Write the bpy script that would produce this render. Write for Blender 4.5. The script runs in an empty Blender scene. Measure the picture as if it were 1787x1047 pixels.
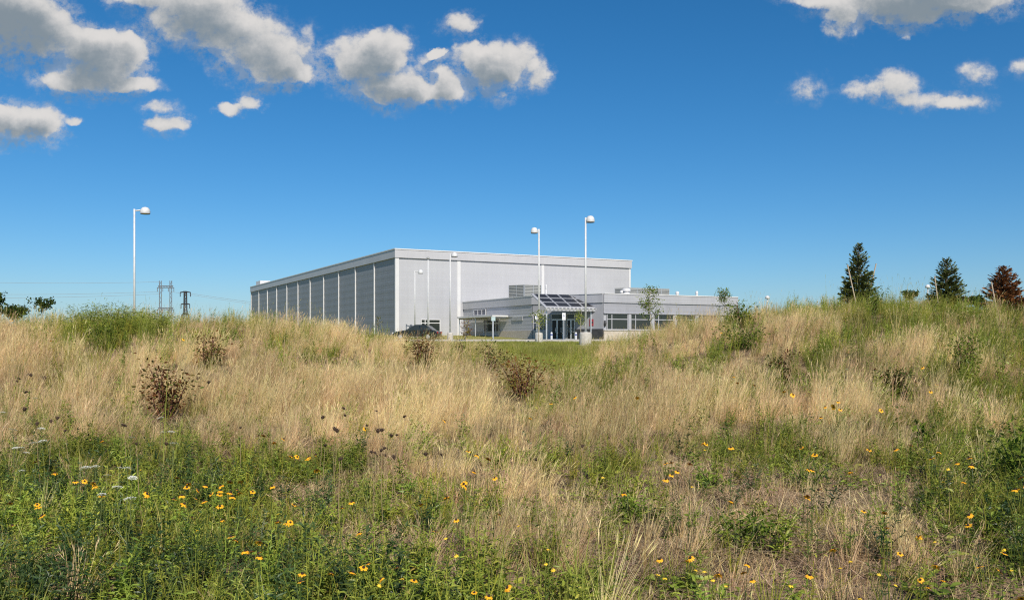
import bpy, math, random
import numpy as np
from mathutils import Vector, Matrix, Euler

R = math.radians
scene = bpy.context.scene
col = scene.collection
rng = np.random.default_rng(7)
random.seed(7)

# ------------------------------------------------------------------ camera
EYE = 1.7
FPX, CX, HY = 1530.0, 893.5, 592.0          # focal length, centre column and horizon row in photo pixels
cam_data = bpy.data.cameras.new('camera')
cam = bpy.data.objects.new('camera', cam_data); col.objects.link(cam)
cam.location = (0, 0, EYE); cam.rotation_euler = (R(90), 0, 0)
cam_data.sensor_width = 36.0; cam_data.lens = FPX / 1787 * 36.0
cam_data.shift_y = (HY - 523.5) / 1787
cam_data.clip_start = 0.1; cam_data.clip_end = 20000
scene.camera = cam

# ------------------------------------------------------------------ light and sky
SUN_AZ, SUN_EL = R(-15), R(41)              # sun behind the camera, a little to its right
to_sun = Vector((-math.sin(SUN_AZ) * math.cos(SUN_EL), -math.cos(SUN_AZ) * math.cos(SUN_EL), math.sin(SUN_EL)))
sd = bpy.data.lights.new('sun', 'SUN'); sd.energy = 5.0; sd.angle = R(0.5); sd.color = (1.0, 0.92, 0.79)
sun = bpy.data.objects.new('sun', sd); col.objects.link(sun)
sun.rotation_euler = to_sun.to_track_quat('Z', 'Y').to_euler()

world = bpy.data.worlds.new('World'); scene.world = world; world.use_nodes = True
WT = world.node_tree; WT.nodes.clear()
def WN(t, **k):
    n = WT.nodes.new(t)
    for a, b in k.items(): setattr(n, a, b)
    return n
def wlink(a, b): WT.links.new(a, b)
def wmath(op, a, b=None, c=None, clamp=False):
    n = WN('ShaderNodeMath', operation=op, use_clamp=clamp)
    for i, v in enumerate((a, b, c)):
        if v is None: continue
        if isinstance(v, (int, float)): n.inputs[i].default_value = v
        else: wlink(v, n.inputs[i])
    return n.outputs[0]
def wvec(op, a, b=None, c=None):
    n = WN('ShaderNodeVectorMath', operation=op)
    for i, v in enumerate((a, b, c)):
        if v is None: continue
        if isinstance(v, (tuple, list)): n.inputs[i].default_value = v
        else: wlink(v, n.inputs[i])
    return n.outputs['Value'] if op in ('DOT_PRODUCT', 'LENGTH') else n.outputs[0]
sky = WN('ShaderNodeTexSky', sky_type='NISHITA'); sky.sun_disc = False
sky.sun_elevation = SUN_EL; sky.sun_rotation = math.atan2(to_sun.x, to_sun.y)
sky.altitude = 0; sky.air_density = 0.9; sky.dust_density = 0.55; sky.ozone_density = 8.0
bg_sky = WN('ShaderNodeBackground'); bg_sky.inputs['Strength'].default_value = 0.095
hsv = WN('ShaderNodeHueSaturation'); hsv.inputs['Hue'].default_value = 0.494; hsv.inputs['Hue'].default_value = 0.494; hsv.inputs['Saturation'].default_value = 1.2; hsv.inputs['Value'].default_value = 1.12
wlink(sky.outputs[0], hsv.inputs['Color']); wlink(hsv.outputs[0], bg_sky.inputs['Color'])
# clouds: lumps at fixed compass bearings and heights, broken up by noise
tc = WN('ShaderNodeTexCoord'); sep = WN('ShaderNodeSeparateXYZ'); wlink(tc.outputs['Generated'], sep.inputs[0])
ysafe = wmath('MAXIMUM', sep.outputs['Y'], 0.05)
comb = WN('ShaderNodeCombineXYZ')
wlink(wmath('MULTIPLY', wmath('DIVIDE', sep.outputs['X'], ysafe), 1530.0), comb.inputs[0])
wlink(wmath('MULTIPLY', wmath('DIVIDE', sep.outputs['Z'], ysafe), 1530.0), comb.inputs[1])
P0 = comb.outputs[0]
def blob(px, py, rx, ry, amp=1.0): return (px - CX, HY - py, rx * 1.14, ry * 1.14, amp)
CL = [blob(*b) for b in (
    (20, 40, 90, 75), (75, 50, 60, 50), (-60, 30, 110, 90),
    (150, 90, 55, 42), (185, 105, 70, 50), (165, 140, 90, 32), (230, 90, 36, 34, .8), (240, 148, 46, 13, .8), (110, 145, 60, 22, .6),
    (30, 212, 58, 34), (62, 232, 50, 30), (85, 210, 34, 26, .8), (130, 213, 16, 9, .7), (-20, 220, 50, 40),
    (288, 216, 38, 19), (280, 184, 46, 14, .42),
    (320, 5, 95, 48), (360, 38, 90, 48), (425, 70, 85, 48), (470, 112, 82, 44), (310, 62, 55, 30, .5), (500, 130, 55, 28), (240, -6, 60, 18, .7),
    (538, 72, 20, 30, .42), (404, 193, 26, 14, .9), (434, 177, 22, 15, .75),
    (625, 105, 62, 46), (672, 88, 45, 36), (655, 135, 80, 42), (690, 165, 58, 32), (745, 160, 60, 26, .8), (785, 155, 34, 30), (742, 108, 20, 20, .45),
    (805, 44, 34, 22, .9), (763, 97, 17, 11, .9), (768, 126, 24, 14, .7),
    (822, 103, 38, 32), (890, 105, 48, 36), (872, 145, 46, 34), (940, 132, 24, 30, .8), (850, 125, 40, 30),
    (1560, 8, 140, 34), (1466, 38, 34, 32), (1590, 28, 66, 28), (1700, 10, 80, 26, .8), (1420, 0, 70, 12, .55), (1640, -20, 150, 40), (1578, 62, 14, 10, .6),
    (1410, 156, 36, 26, .46), (1500, 158, 36, 20, .6), (1562, 152, 46, 32, .75), (1618, 178, 60, 20, .6), (1690, 180, 44, 17, .6),
    (1703, 132, 36, 26, .52), (1785, 124, 30, 24, .45))]
DARK = [blob(*b) for b in ((0, 70, 160, 90, 1.0), (1600, -5, 210, 60, .7), (400, 60, 120, 30, .25), (690, 170, 80, 40, .35), (450, 105, 60, 20, .2))]
def field(P, blobs):
    acc = None
    for (x, y, rx, ry, a) in blobs:
        q = wvec('MULTIPLY_ADD', P, (1 / rx, 1 / ry, 0), (-x / rx, -y / ry, 0))
        f = wmath('MAXIMUM', wmath('MULTIPLY_ADD', wvec('DOT_PRODUCT', q, q), -a, a), 0.0)
        acc = f if acc is None else wmath('ADD', acc, f)
    return acc
def wnoise(P, scale, detail, rough=0.55, colour=False):
    n = WN('ShaderNodeTexNoise', noise_dimensions='3D')
    n.inputs['Scale'].default_value = scale; n.inputs['Detail'].default_value = detail; n.inputs['Roughness'].default_value = rough
    wlink(P, n.inputs['Vector'])
    return n.outputs['Color'] if colour else n.outputs['Fac']
def cloud_density(P, detail, k1, k2, cap=1.6):
    w = wvec('MULTIPLY_ADD', wnoise(P, 1 / 55, 5 if detail > 4 else 3, .58, True), (52, 42, 0), (-26, -21, 0))
    Pw = wvec('ADD', P, w)
    d = wmath('MINIMUM', wmath('MULTIPLY', field(Pw, CL), 1.7), cap)
    n = wnoise(P, 1 / 38, detail, .66)
    gate = wmath('MULTIPLY', d, 1.8, clamp=True)
    return wmath('ADD', d, wmath('MULTIPLY', wmath('MULTIPLY_ADD', n, k1, k2), gate))
D1 = cloud_density(P0, 9, 2.4, -1.3)
S1 = cloud_density(P0, 5, 1.5, -.75, 3.0)
S2 = cloud_density(wvec('ADD', P0, (7, 20, 0)), 5, 1.5, -.75, 3.0)
alpha = WN('ShaderNodeMapRange', interpolation_type='SMOOTHERSTEP')
wlink(wmath('MULTIPLY_ADD', wmath('SUBTRACT', S1, S2), 0.55, D1), alpha.inputs['Value']); alpha.inputs['From Min'].default_value = -0.1; alpha.inputs['From Max'].default_value = 1.65
alpha.inputs['To Max'].default_value = 0.97
# thin torn veil round the lumps
wv = wvec('ADD', P0, wvec('MULTIPLY_ADD', wnoise(P0, 1 / 40, 5, .65, True), (90, 60, 0), (-45, -30, 0)))
veil = wmath('MULTIPLY', field(wv, [(x, y, rx * 1.28, ry * 1.28, a) for x, y, rx, ry, a in CL]), wmath('MULTIPLY_ADD', wnoise(P0, 1 / 22, 7, .7), 3.2, -1.1, True))
vr = WN('ShaderNodeMapRange', interpolation_type='SMOOTHSTEP'); wlink(veil, vr.inputs['Value']); vr.inputs['From Min'].default_value = 0.0; vr.inputs['From Max'].default_value = 0.9; vr.inputs['To Max'].default_value = 0.5
alpha_out = wmath('MAXIMUM', alpha.outputs[0], vr.outputs[0])
lit = wmath('MULTIPLY_ADD', wmath('SUBTRACT', S1, S2), 0.40, 0.52)  # cloud self-shadow painted into the colour: bright tops, grey undersides
lit = wmath('ADD', lit, wmath('MULTIPLY', wmath('SUBTRACT', D1, S1), 0.55))
lit = wmath('SUBTRACT', lit, wmath('MULTIPLY', wmath('POWER', field(P0, DARK), 1.6), 0.6))
lr = WN('ShaderNodeMapRange', interpolation_type='SMOOTHSTEP'); wlink(lit, lr.inputs['Value']); lr.inputs['From Min'].default_value = -0.45; lr.inputs['From Max'].default_value = 1.15
lit = lr.outputs[0]
cm = WN('ShaderNodeMix', data_type='RGBA'); wlink(lit, cm.inputs['Factor'])
cm.inputs['A'].default_value = (0.235, 0.285, 0.325, 1); cm.inputs['B'].default_value = (0.74, 0.715, 0.69, 1)
bg_cl = WN('ShaderNodeBackground'); wlink(cm.outputs['Result'], bg_cl.inputs['Color'])
ms = WN('ShaderNodeMixShader'); wlink(alpha_out, ms.inputs[0]); wlink(bg_sky.outputs[0], ms.inputs[1]); wlink(bg_cl.outputs[0], ms.inputs[2])
front = wmath('MULTIPLY', wmath('GREATER_THAN', sep.outputs['Y'], 0.3), wmath('GREATER_THAN', sep.outputs['Z'], 0.15))
ms2 = WN('ShaderNodeMixShader'); wlink(front, ms2.inputs[0]); wlink(bg_sky.outputs[0], ms2.inputs[1]); wlink(ms.outputs[0], ms2.inputs[2])
wo = WN('ShaderNodeOutputWorld'); wlink(ms2.outputs[0], wo.inputs['Surface'])
world.cycles.sampling_method = 'MANUAL'; world.cycles.sample_map_resolution = 512

scene.view_settings.view_transform = 'Standard'; scene.view_settings.look = 'None'
scene.view_settings.exposure = 0.0; scene.view_settings.gamma = 1.0; scene.view_settings.use_curve_mapping = False
scene.render.engine = 'CYCLES'
scene.cycles.use_denoising = False; scene.cycles.filter_width = 1.15
scene.cycles.max_bounces = 6; scene.cycles.diffuse_bounces = 2; scene.cycles.transmission_bounces = 4; scene.cycles.glossy_bounces = 2

# ------------------------------------------------------------------ helpers
def tag(o, label=None, cat=None, group=None, kind=None):
    if label: o['label'] = label
    if cat: o['category'] = cat
    if group: o['group'] = group
    if kind: o['kind'] = kind
    return o
def empty(name, loc=(0, 0, 0), rz=0.0):
    o = bpy.data.objects.new(name, None); col.objects.link(o)
    o.location = loc; o.rotation_euler = (0, 0, rz); o.empty_display_size = 0.2
    return o
def link_mesh(name, me, parent=None, loc=None):
    o = bpy.data.objects.new(name, me); col.objects.link(o)
    if parent is not None: o.parent = parent
    if loc is not None: o.location = loc
    return o
def mesh_from(name, V, F, mat=None, attr=None, smooth=False):
    me = bpy.data.meshes.new(name)
    me.from_pydata([tuple(map(float, v)) for v in V], [], [tuple(int(i) for i in f) for f in F])
    if mat is not None: me.materials.append(mat)
    if attr is not None:
        a = me.attributes.new('v', 'FLOAT', 'POINT'); a.data.foreach_set('value', np.asarray(attr, dtype=np.float32))
    if smooth: me.polygons.foreach_set('use_smooth', [True] * len(me.polygons))
    me.update()
    return me
class MB:
    def __init__(s): s.V = []; s.F = []
    def quad(s, a, b, c, d):
        i = len(s.V); s.V += [a, b, c, d]; s.F.append((i, i + 1, i + 2, i + 3)); return s
    def poly(s, pts):
        i = len(s.V); s.V += list(pts); s.F.append(tuple(range(i, i + len(pts)))); return s
    def box(s, x0, x1, y0, y1, z0, z1):
        i = len(s.V)
        s.V += [(x0, y0, z0), (x1, y0, z0), (x1, y1, z0), (x0, y1, z0), (x0, y0, z1), (x1, y0, z1), (x1, y1, z1), (x0, y1, z1)]
        for f in ((0, 3, 2, 1), (4, 5, 6, 7), (0, 1, 5, 4), (1, 2, 6, 5), (2, 3, 7, 6), (3, 0, 4, 7)): s.F.append(tuple(i + k for k in f))
        return s
    def prism(s, pts, z0, z1):                       # pts: counter-clockwise outline
        n = len(pts); i = len(s.V)
        s.V += [(p[0], p[1], z0) for p in pts] + [(p[0], p[1], z1) for p in pts]
        s.F.append(tuple(i + k for k in reversed(range(n)))); s.F.append(tuple(i + n + k for k in range(n)))
        for k in range(n): s.F.append((i + k, i + (k + 1) % n, i + n + (k + 1) % n, i + n + k))
        return s
    def tube(s, pts, rad, n=6, cap=True):
        pts = [Vector(p) for p in pts]; rad = rad if isinstance(rad, (list, tuple)) else [rad] * len(pts)
        base = len(s.V); prev = None
        for k, p in enumerate(pts):
            d = (pts[min(k + 1, len(pts) - 1)] - pts[max(k - 1, 0)]).normalized()
            a = prev if prev is not None else (Vector((1, 0, 0)) if abs(d.x) < .8 else Vector((0, 1, 0)))
            a = (a - d * a.dot(d)).normalized(); b = d.cross(a); prev = a
            for j in range(n):
                t = 2 * math.pi * j / n
                s.V.append(tuple(p + (a * math.cos(t) + b * math.sin(t)) * rad[k]))
        for k in range(len(pts) - 1):
            for j in range(n):
                q = base + k * n + j; r = base + k * n + (j + 1) % n
                s.F.append((q, r, r + n, q + n))
        if cap:
            s.F.append(tuple(base + j for j in reversed(range(n)))); e = base + (len(pts) - 1) * n
            s.F.append(tuple(e + j for j in range(n)))
        return s
    def lathe(s, prof, n=16, c=(0, 0)):              # prof: (radius, z)
        base = len(s.V)
        for r, z in prof:
            for j in range(n):
                t = 2 * math.pi * j / n; s.V.append((c[0] + r * math.cos(t), c[1] + r * math.sin(t), z))
        for k in range(len(prof) - 1):
            for j in range(n):
                q = base + k * n + j; r = base + k * n + (j + 1) % n
                s.F.append((q, r, r + n, q + n))
        return s
    def mesh(s, name, mat, smooth=False): return mesh_from(name, s.V, s.F, mat, None, smooth)
    def build(s, name, mat, parent=None, loc=None, smooth=False):
        return link_mesh(name, s.mesh(name, mat, smooth), parent, loc)

# numpy value noise for layouts
_perm = np.random.default_rng(3).random((256, 256))
def vnoise(x, y):
    xi = np.floor(x).astype(int); yi = np.floor(y).astype(int); fx = x - xi; fy = y - yi
    fx = fx * fx * (3 - 2 * fx); fy = fy * fy * (3 - 2 * fy)
    g = lambda a, b: _perm[a % 256, b % 256]
    return (g(xi, yi) * (1 - fx) + g(xi + 1, yi) * fx) * (1 - fy) + (g(xi, yi + 1) * (1 - fx) + g(xi + 1, yi + 1) * fx) * fy
def fbm(x, y, o=4):
    s = 0; a = .5; t = 0
    for k in range(o): s = s + a * vnoise(x * 2 ** k + 17.3 * k, y * 2 ** k + 5.1 * k); t += a; a *= .5
    return s / t

# ------------------------------------------------------------------ terrain
BY = np.array([-4000, -30, 0, 6, 10, 15, 20, 25, 30, 40, 50, 55, 62, 72, 86, 95, 104, 125, 300, 9000.])
BZ = np.array([0, 0, .0, .06, .2, .42, .58, .66, .70, .86, 1.08, 1.22, 1.38, 1.5, 1.60, 1.75, 2.15, 2.3, 2.3, 2.3])
SPX = np.array([-900, -300, 0, 350, 430, 500, 560, 620, 680, 720, 760, 810, 890, 960, 1025, 1060, 1100, 1150, 1200, 1250, 1300, 1350, 1400, 1450, 1500, 1600, 1700, 1787, 2200, 2800])
SH = np.array([1.0, 1.10, 1.17, 1.34, 1.28, 1.18, 1.02, .80, .57, .43, .33, .27, .08, -.26, -.04, .28, .58, .84, 1.12, 1.32, 1.42, 1.52, 1.64, 1.76, 1.83, 1.81, 1.67, 1.57, 1.35, 1.15])
SX = (SPX - CX) / FPX * 28.0
def smoothed(xs, X, Y, w):
    return sum(np.interp(xs + k * w, X, Y) * c for k, c in ((-1, .25), (-.5, .2), (0, .1), (.5, .2), (1, .25)))
def ground(x, y):
    x = np.asarray(x, float); y = np.asarray(y, float)
    b = smoothed(y, BY, BZ, 2.0)
    a = smoothed(x, SX, SH, .5)
    yc = 28 + 1.2 * np.sin(x * .13 + .6)
    t = np.where(y < yc, (y - 14.5) / (yc - 14.5), (48 - y) / (48 - yc)); t = np.clip(t, 0, 1); t = t * t * (3 - 2 * t)
    near = np.clip(1 - np.abs(y) / 90, 0, 1)
    bumps = (fbm(x * .45, y * .45, 3) - .5) * .22 * np.clip((60 - y) / 20, 0, 1) * np.clip((np.asarray(y) + 30) / 20, 0, 1)
    return b + a * t + bumps
def gz(x, y): return float(ground(np.array([x]), np.array([y]))[0])
def ray(px, py, D): return ((px - CX) / FPX * D, D, EYE + (HY - py) / FPX * D)
def on_ground(px, D): x = (px - CX) / FPX * D; return Vector((x, D, gz(x, D)))
_Ds = np.linspace(2.5, 60, 1200)
def hit(px, py, h=0.0):                              # nearest place where a thing h metres tall reaches that line of sight
    x = (px - CX) / FPX * _Ds; z = EYE + (HY - py) / FPX * _Ds
    g = ground(x, _Ds) + h
    i = np.argmax(z <= g)
    if z[i] > g[i]: i = int(np.argmin(np.abs(z - g)))
    return Vector((x[i], _Ds[i], g[i] - h))

# ------------------------------------------------------------------ materials
def new_mat(name):
    m = bpy.data.materials.new(name); m.use_nodes = True
    t = m.node_tree; t.nodes.clear(); return m, t
def nlink(t, a, b): t.links.new(a, b)
def surface(name, c1, c2, scale=3.0, rough=.7, metal=0.0, detail=5, bump=0.0, bscale=40.0, spec=.4, coords='Object', streak=0.0):
    m, t = new_mat(name); N = t.nodes.new
    tcn = N('ShaderNodeTexCoord'); no = N('ShaderNodeTexNoise'); no.inputs['Scale'].default_value = scale; no.inputs['Detail'].default_value = detail
    nlink(t, tcn.outputs[coords], no.inputs['Vector'])
    mr = N('ShaderNodeMapRange'); mr.inputs['From Min'].default_value = .3; mr.inputs['From Max'].default_value = .7; nlink(t, no.outputs['Fac'], mr.inputs['Value'])
    mx = N('ShaderNodeMix'); mx.data_type = 'RGBA'; mx.inputs['A'].default_value = (*c1, 1); mx.inputs['B'].default_value = (*c2, 1)
    nlink(t, mr.outputs[0], mx.inputs['Factor'])
    b = N('ShaderNodeBsdfPrincipled'); b.inputs['Roughness'].default_value = rough; b.inputs['Metallic'].default_value = metal
    b.inputs['Specular IOR Level'].default_value = spec
    colr = mx.outputs['Result']
    if streak:                                          # rain streaks running down the sheet
        mp = N('ShaderNodeMapping'); mp.inputs['Scale'].default_value = (2.2, 2.2, .09); nlink(t, tcn.outputs[coords], mp.inputs['Vector'])
        n3 = N('ShaderNodeTexNoise'); n3.inputs['Scale'].default_value = 1.0; n3.inputs['Detail'].default_value = 6; nlink(t, mp.outputs[0], n3.inputs['Vector'])
        r3 = N('ShaderNodeMapRange'); r3.inputs['From Min'].default_value = .35; r3.inputs['From Max'].default_value = .7; r3.inputs['To Min'].default_value = 1.0; r3.inputs['To Max'].default_value = 1 - streak; nlink(t, n3.outputs['Fac'], r3.inputs['Value'])
        m3 = N('ShaderNodeMix'); m3.data_type = 'RGBA'; m3.blend_type = 'MULTIPLY'; m3.inputs['Factor'].default_value = 1.0; nlink(t, colr, m3.inputs['A']); nlink(t, r3.outputs[0], m3.inputs['B']); colr = m3.outputs['Result']
    nlink(t, colr, b.inputs['Base Color'])
    if bump:
        n2 = N('ShaderNodeTexNoise'); n2.inputs['Scale'].default_value = bscale; n2.inputs['Detail'].default_value = 4; nlink(t, tcn.outputs[coords], n2.inputs['Vector'])
        bp = N('ShaderNodeBump'); bp.inputs['Strength'].default_value = bump; bp.inputs['Distance'].default_value = .02
        nlink(t, n2.outputs['Fac'], bp.inputs['Height']); nlink(t, bp.outputs[0], b.inputs['Normal'])
    o = N('ShaderNodeOutputMaterial'); nlink(t, b.outputs[0], o.inputs['Surface'])
    return m
def leaf_mat(name, ramp, translucent=.35, instanced=True, tramp=None, gloss=.0):
    """Leaf or blade: colour from the piece's own random value 'v' and, on scattered plants, the plant's value 'tint'."""
    m, t = new_mat(name); N = t.nodes.new
    at = N('ShaderNodeAttribute'); at.attribute_name = 'v'
    fac = at.outputs['Fac']
    cr = N('ShaderNodeValToRGB'); e = cr.color_ramp.elements
    e[0].position = ramp[0][0]; e[0].color = (*ramp[0][1], 1); e[1].position = ramp[-1][0]; e[1].color = (*ramp[-1][1], 1)
    for p, c in ramp[1:-1]: k = e.new(p); k.color = (*c, 1)
    nlink(t, fac, cr.inputs[0]); colr = cr.outputs[0]
    if instanced:
        ti = N('ShaderNodeAttribute'); ti.attribute_name = 'tint'; ti.attribute_type = 'INSTANCER'
        hs = N('ShaderNodeHueSaturation'); nlink(t, colr, hs.inputs['Color'])
        v = N('ShaderNodeMapRange'); v.inputs['To Min'].default_value = .62; v.inputs['To Max'].default_value = 1.3; nlink(t, ti.outputs['Fac'], v.inputs['Value'])
        nlink(t, v.outputs[0], hs.inputs['Value'])
        oi = N('ShaderNodeObjectInfo'); h = N('ShaderNodeMapRange'); h.inputs['To Min'].default_value = .475; h.inputs['To Max'].default_value = .52
        nlink(t, oi.outputs['Random'], h.inputs['Value']); nlink(t, h.outputs[0], hs.inputs['Hue'])
        colr = hs.outputs[0]
    d = N('ShaderNodeBsdfDiffuse'); tr = N('ShaderNodeBsdfTranslucent'); nlink(t, colr, d.inputs[0]); nlink(t, colr, tr.inputs[0])
    mxs = N('ShaderNodeMixShader'); mxs.inputs[0].default_value = translucent
    nlink(t, d.outputs[0], mxs.inputs[1]); nlink(t, tr.outputs[0], mxs.inputs[2]); out = mxs.outputs[0]
    if gloss:
        g = N('ShaderNodeBsdfGlossy'); g.inputs['Roughness'].default_value = .45; g.inputs['Color'].default_value = (1, 1, 1, 1)
        m2 = N('ShaderNodeMixShader'); m2.inputs[0].default_value = gloss; nlink(t, out, m2.inputs[1]); nlink(t, g.outputs[0], m2.inputs[2]); out = m2.outputs[0]
    o = N('ShaderNodeOutputMaterial'); nlink(t, out, o.inputs['Surface'])
    return m

M = {}
M['white_metal'] = surface('white_painted_metal', (.56, .57, .58), (.68, .68, .68), 3, .4)
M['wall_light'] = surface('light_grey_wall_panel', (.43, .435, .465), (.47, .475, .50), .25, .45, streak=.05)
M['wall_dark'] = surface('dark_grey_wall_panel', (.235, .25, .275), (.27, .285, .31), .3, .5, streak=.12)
M['fascia'] = surface('pale_fascia_metal', (.455, .455, .48), (.495, .495, .515), .4, .42, streak=.04)
M['trim'] = surface('white_trim', (.60, .60, .61), (.66, .66, .665), 1, .5)
M['silver'] = surface('silver_wall_metal', (.31, .315, .35), (.36, .365, .40), .5, .42, streak=.1)
M['silver_light'] = surface('silver_fascia_metal', (.38, .385, .42), (.43, .435, .465), .5, .42, streak=.1)
M['stone'] = surface('beige_stone_plinth', (.46, .40, .33), (.58, .52, .45), 4, .85, bump=.3)
M['concrete'] = surface('pale_concrete', (.40, .375, .34), (.54, .51, .47), 5, .9, bump=.3)
M['asphalt'] = surface('asphalt', (.05, .05, .052), (.075, .073, .07), 1.5, .9, bump=.4)
M['glass'] = surface('dark_window_glass', (.022, .028, .026), (.035, .042, .038), .7, .08, spec=.6)
M['glass_blue'] = surface('blue_grey_glass', (.05, .06, .09), (.08, .09, .13), .8, .1, spec=.6)
M['door_dark'] = surface('dark_doorway', (.008, .008, .01), (.014, .014, .016), 1, .25)
M['panel'] = surface('solar_cell', (.026, .027, .032), (.038, .039, .045), 3, .4, spec=.2)
M['alu'] = surface('aluminium', (.62, .63, .65), (.70, .70, .72), 4, .35, .6)
M['grille'] = surface('grey_screen_metal', (.30, .31, .30), (.38, .385, .37), 2, .55, .2)
M['dark_metal'] = surface('dark_metal', (.05, .05, .055), (.08, .08, .085), 3, .5, .3)
M['car_paint'] = surface('black_car_paint', (.008, .012, .014), (.012, .016, .018), 2, .15, spec=.7)
M['car_paint_white'] = surface('white_car_paint', (.7, .7, .7), (.76, .76, .76), 2, .2, spec=.6)
M['rubber'] = surface('tyre_rubber', (.015, .015, .015), (.025, .025, .025), 6, .9)
M['red_lens'] = surface('red_lens', (.3, .01, .01), (.4, .02, .02), 3, .2)
M['wood'] = surface('weathered_stake_wood', (.42, .33, .23), (.55, .46, .34), 8, .85, bump=.3)
M['bark'] = surface('bark', (.12, .09, .065), (.2, .155, .115), 12, .95, bump=.5)
M['pale_bark'] = surface('pale_bark', (.32, .28, .22), (.46, .42, .35), 12, .9, bump=.4)
M['red_stem'] = surface('red_brown_stem', (.11, .045, .03), (.18, .08, .05), 9, .9)
M['green_stem'] = surface('green_stem', (.10, .13, .035), (.16, .18, .055), 9, .8)
M['dry_stem'] = surface('dry_stem', (.26, .19, .09), (.38, .29, .15), 9, .9)
M['seed'] = surface('brown_seed_head', (.035, .02, .014), (.09, .055, .035), 60, .95, bump=.6)
M['petal'] = surface('yellow_petal', (.85, .36, .01), (.94, .52, .02), 40, .6)
M['petal_yellow'] = surface('lemon_petal', (.80, .52, .02), (.9, .62, .05), 40, .6)
M['cone'] = surface('dark_flower_cone', (.02, .011, .008), (.05, .026, .018), 200, .9)
M['lace'] = surface('white_floret', (.62, .62, .52), (.78, .78, .70), 90, .8)
M['sign_white'] = surface('sign_white', (.72, .73, .75), (.78, .78, .79), 2, .5)
M['sign_blue'] = surface('sign_blue', (.03, .06, .28), (.04, .08, .33), 2, .5)
M['sign_green'] = surface('pale_green_sign_back', (.42, .56, .55), (.5, .62, .6), 2, .5)
M['poster_red'] = surface('poster_red', (.28, .03, .05), (.36, .05, .06), 6, .6)
M['pylon_grey'] = surface('weathered_pylon_steel', (.16, .17, .19), (.2, .21, .23), .1, .7, .2)
M['steel'] = surface('galvanised_steel', (.34, .36, .38), (.42, .44, .45), .1, .6, .3)

# ground
def ground_material():
    m, t = new_mat('meadow_soil'); N = t.nodes.new
    tcn = N('ShaderNodeTexCoord'); sp = N('ShaderNodeSeparateXYZ'); nlink(t, tcn.outputs['Object'], sp.inputs[0])
    def noise(sc, det=6):
        n = N('ShaderNodeTexNoise'); n.inputs['Scale'].default_value = sc; n.inputs['Detail'].default_value = det; nlink(t, tcn.outputs['Object'], n.inputs['Vector']); return n.outputs['Fac']
    def mix(f, a, b):
        x = N('ShaderNodeMix'); x.data_type = 'RGBA'; nlink(t, f, x.inputs['Factor'])
        for k, v in (('A', a), ('B', b)):
            if isinstance(v, tuple): x.inputs[k].default_value = (*v, 1)
            else: nlink(t, v, x.inputs[k])
        return x.outputs['Result']
    def rng_(v, a, b):
        r = N('ShaderNodeMapRange'); r.inputs['From Min'].default_value = a; r.inputs['From Max'].default_value = b; nlink(t, v, r.inputs['Value']); return r.outputs[0]
    straw = mix(rng_(noise(2.2), .4, .62), (.085, .058, .036), (.27, .19, .115))
    straw = mix(rng_(noise(70, 3), .52, .78), straw, (.42, .32, .2))
    lawn = mix(rng_(noise(.35), .35, .65), (.20, .22, .05), (.36, .31, .12))
    lawn = mix(rng_(noise(6), .4, .7), lawn, (.26, .25, .075))
    add = N('ShaderNodeMath'); add.operation = 'MULTIPLY_ADD'; nlink(t, noise(.25), add.inputs[0]); add.inputs[1].default_value = 10; nlink(t, sp.outputs['Y'], add.inputs[2])
    c = mix(rng_(add.outputs[0], 44, 52), straw, lawn)
    b = N('ShaderNodeBsdfPrincipled'); b.inputs['Roughness'].default_value = .95; b.inputs['Specular IOR Level'].default_value = .1; nlink(t, c, b.inputs['Base Color'])
    bp = N('ShaderNodeBump'); bp.inputs['Strength'].default_value = .8; bp.inputs['Distance'].default_value = .05; nlink(t, noise(30, 5), bp.inputs['Height']); nlink(t, bp.outputs[0], b.inputs['Normal'])
    o = N('ShaderNodeOutputMaterial'); nlink(t, b.outputs[0], o.inputs['Surface'])
    return m
M['ground'] = ground_material()

# ------------------------------------------------------------------ the ground: one sheet out to the horizon
def stretch(lo, hi, step, far):
    a = list(np.arange(lo, hi + 1e-6, step)); d = step; p = hi
    while p < far: d *= 1.35; p += d; a.append(p)
    d = step; p = lo; pre = []
    while p > -far: d *= 1.35; p -= d; pre.append(p)
    return np.array(pre[::-1] + a)
gx = stretch(-32, 32, .4, 7000); gy = stretch(-4, 112, .4, 7000)
GX, GY = np.meshgrid(gx, gy); GZ = ground(GX, GY)
nx, ny = len(gx), len(gy)
idx = np.arange(nx * ny).reshape(ny, nx)
quads = np.stack([idx[:-1, :-1], idx[:-1, 1:], idx[1:, 1:], idx[1:, :-1]], -1).reshape(-1, 4)
gme = bpy.data.meshes.new('ground')
gme.vertices.add(nx * ny); gme.vertices.foreach_set('co', np.stack([GX, GY, GZ], -1).reshape(-1).astype(np.float32))
gme.loops.add(quads.size); gme.loops.foreach_set('vertex_index', quads.reshape(-1).astype(np.int32))
gme.polygons.add(len(quads)); gme.polygons.foreach_set('loop_start', np.arange(0, quads.size, 4, dtype=np.int32)); gme.polygons.foreach_set('loop_total', np.full(len(quads), 4, dtype=np.int32))
gme.update(); gme.validate(); gme.materials.append(M['ground'])
gme.polygons.foreach_set('use_smooth', [True] * len(gme.polygons))
tag(link_mesh('ground', gme), 'rolling dry meadow ground with two low grassy mounds', None, None, 'structure')

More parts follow.
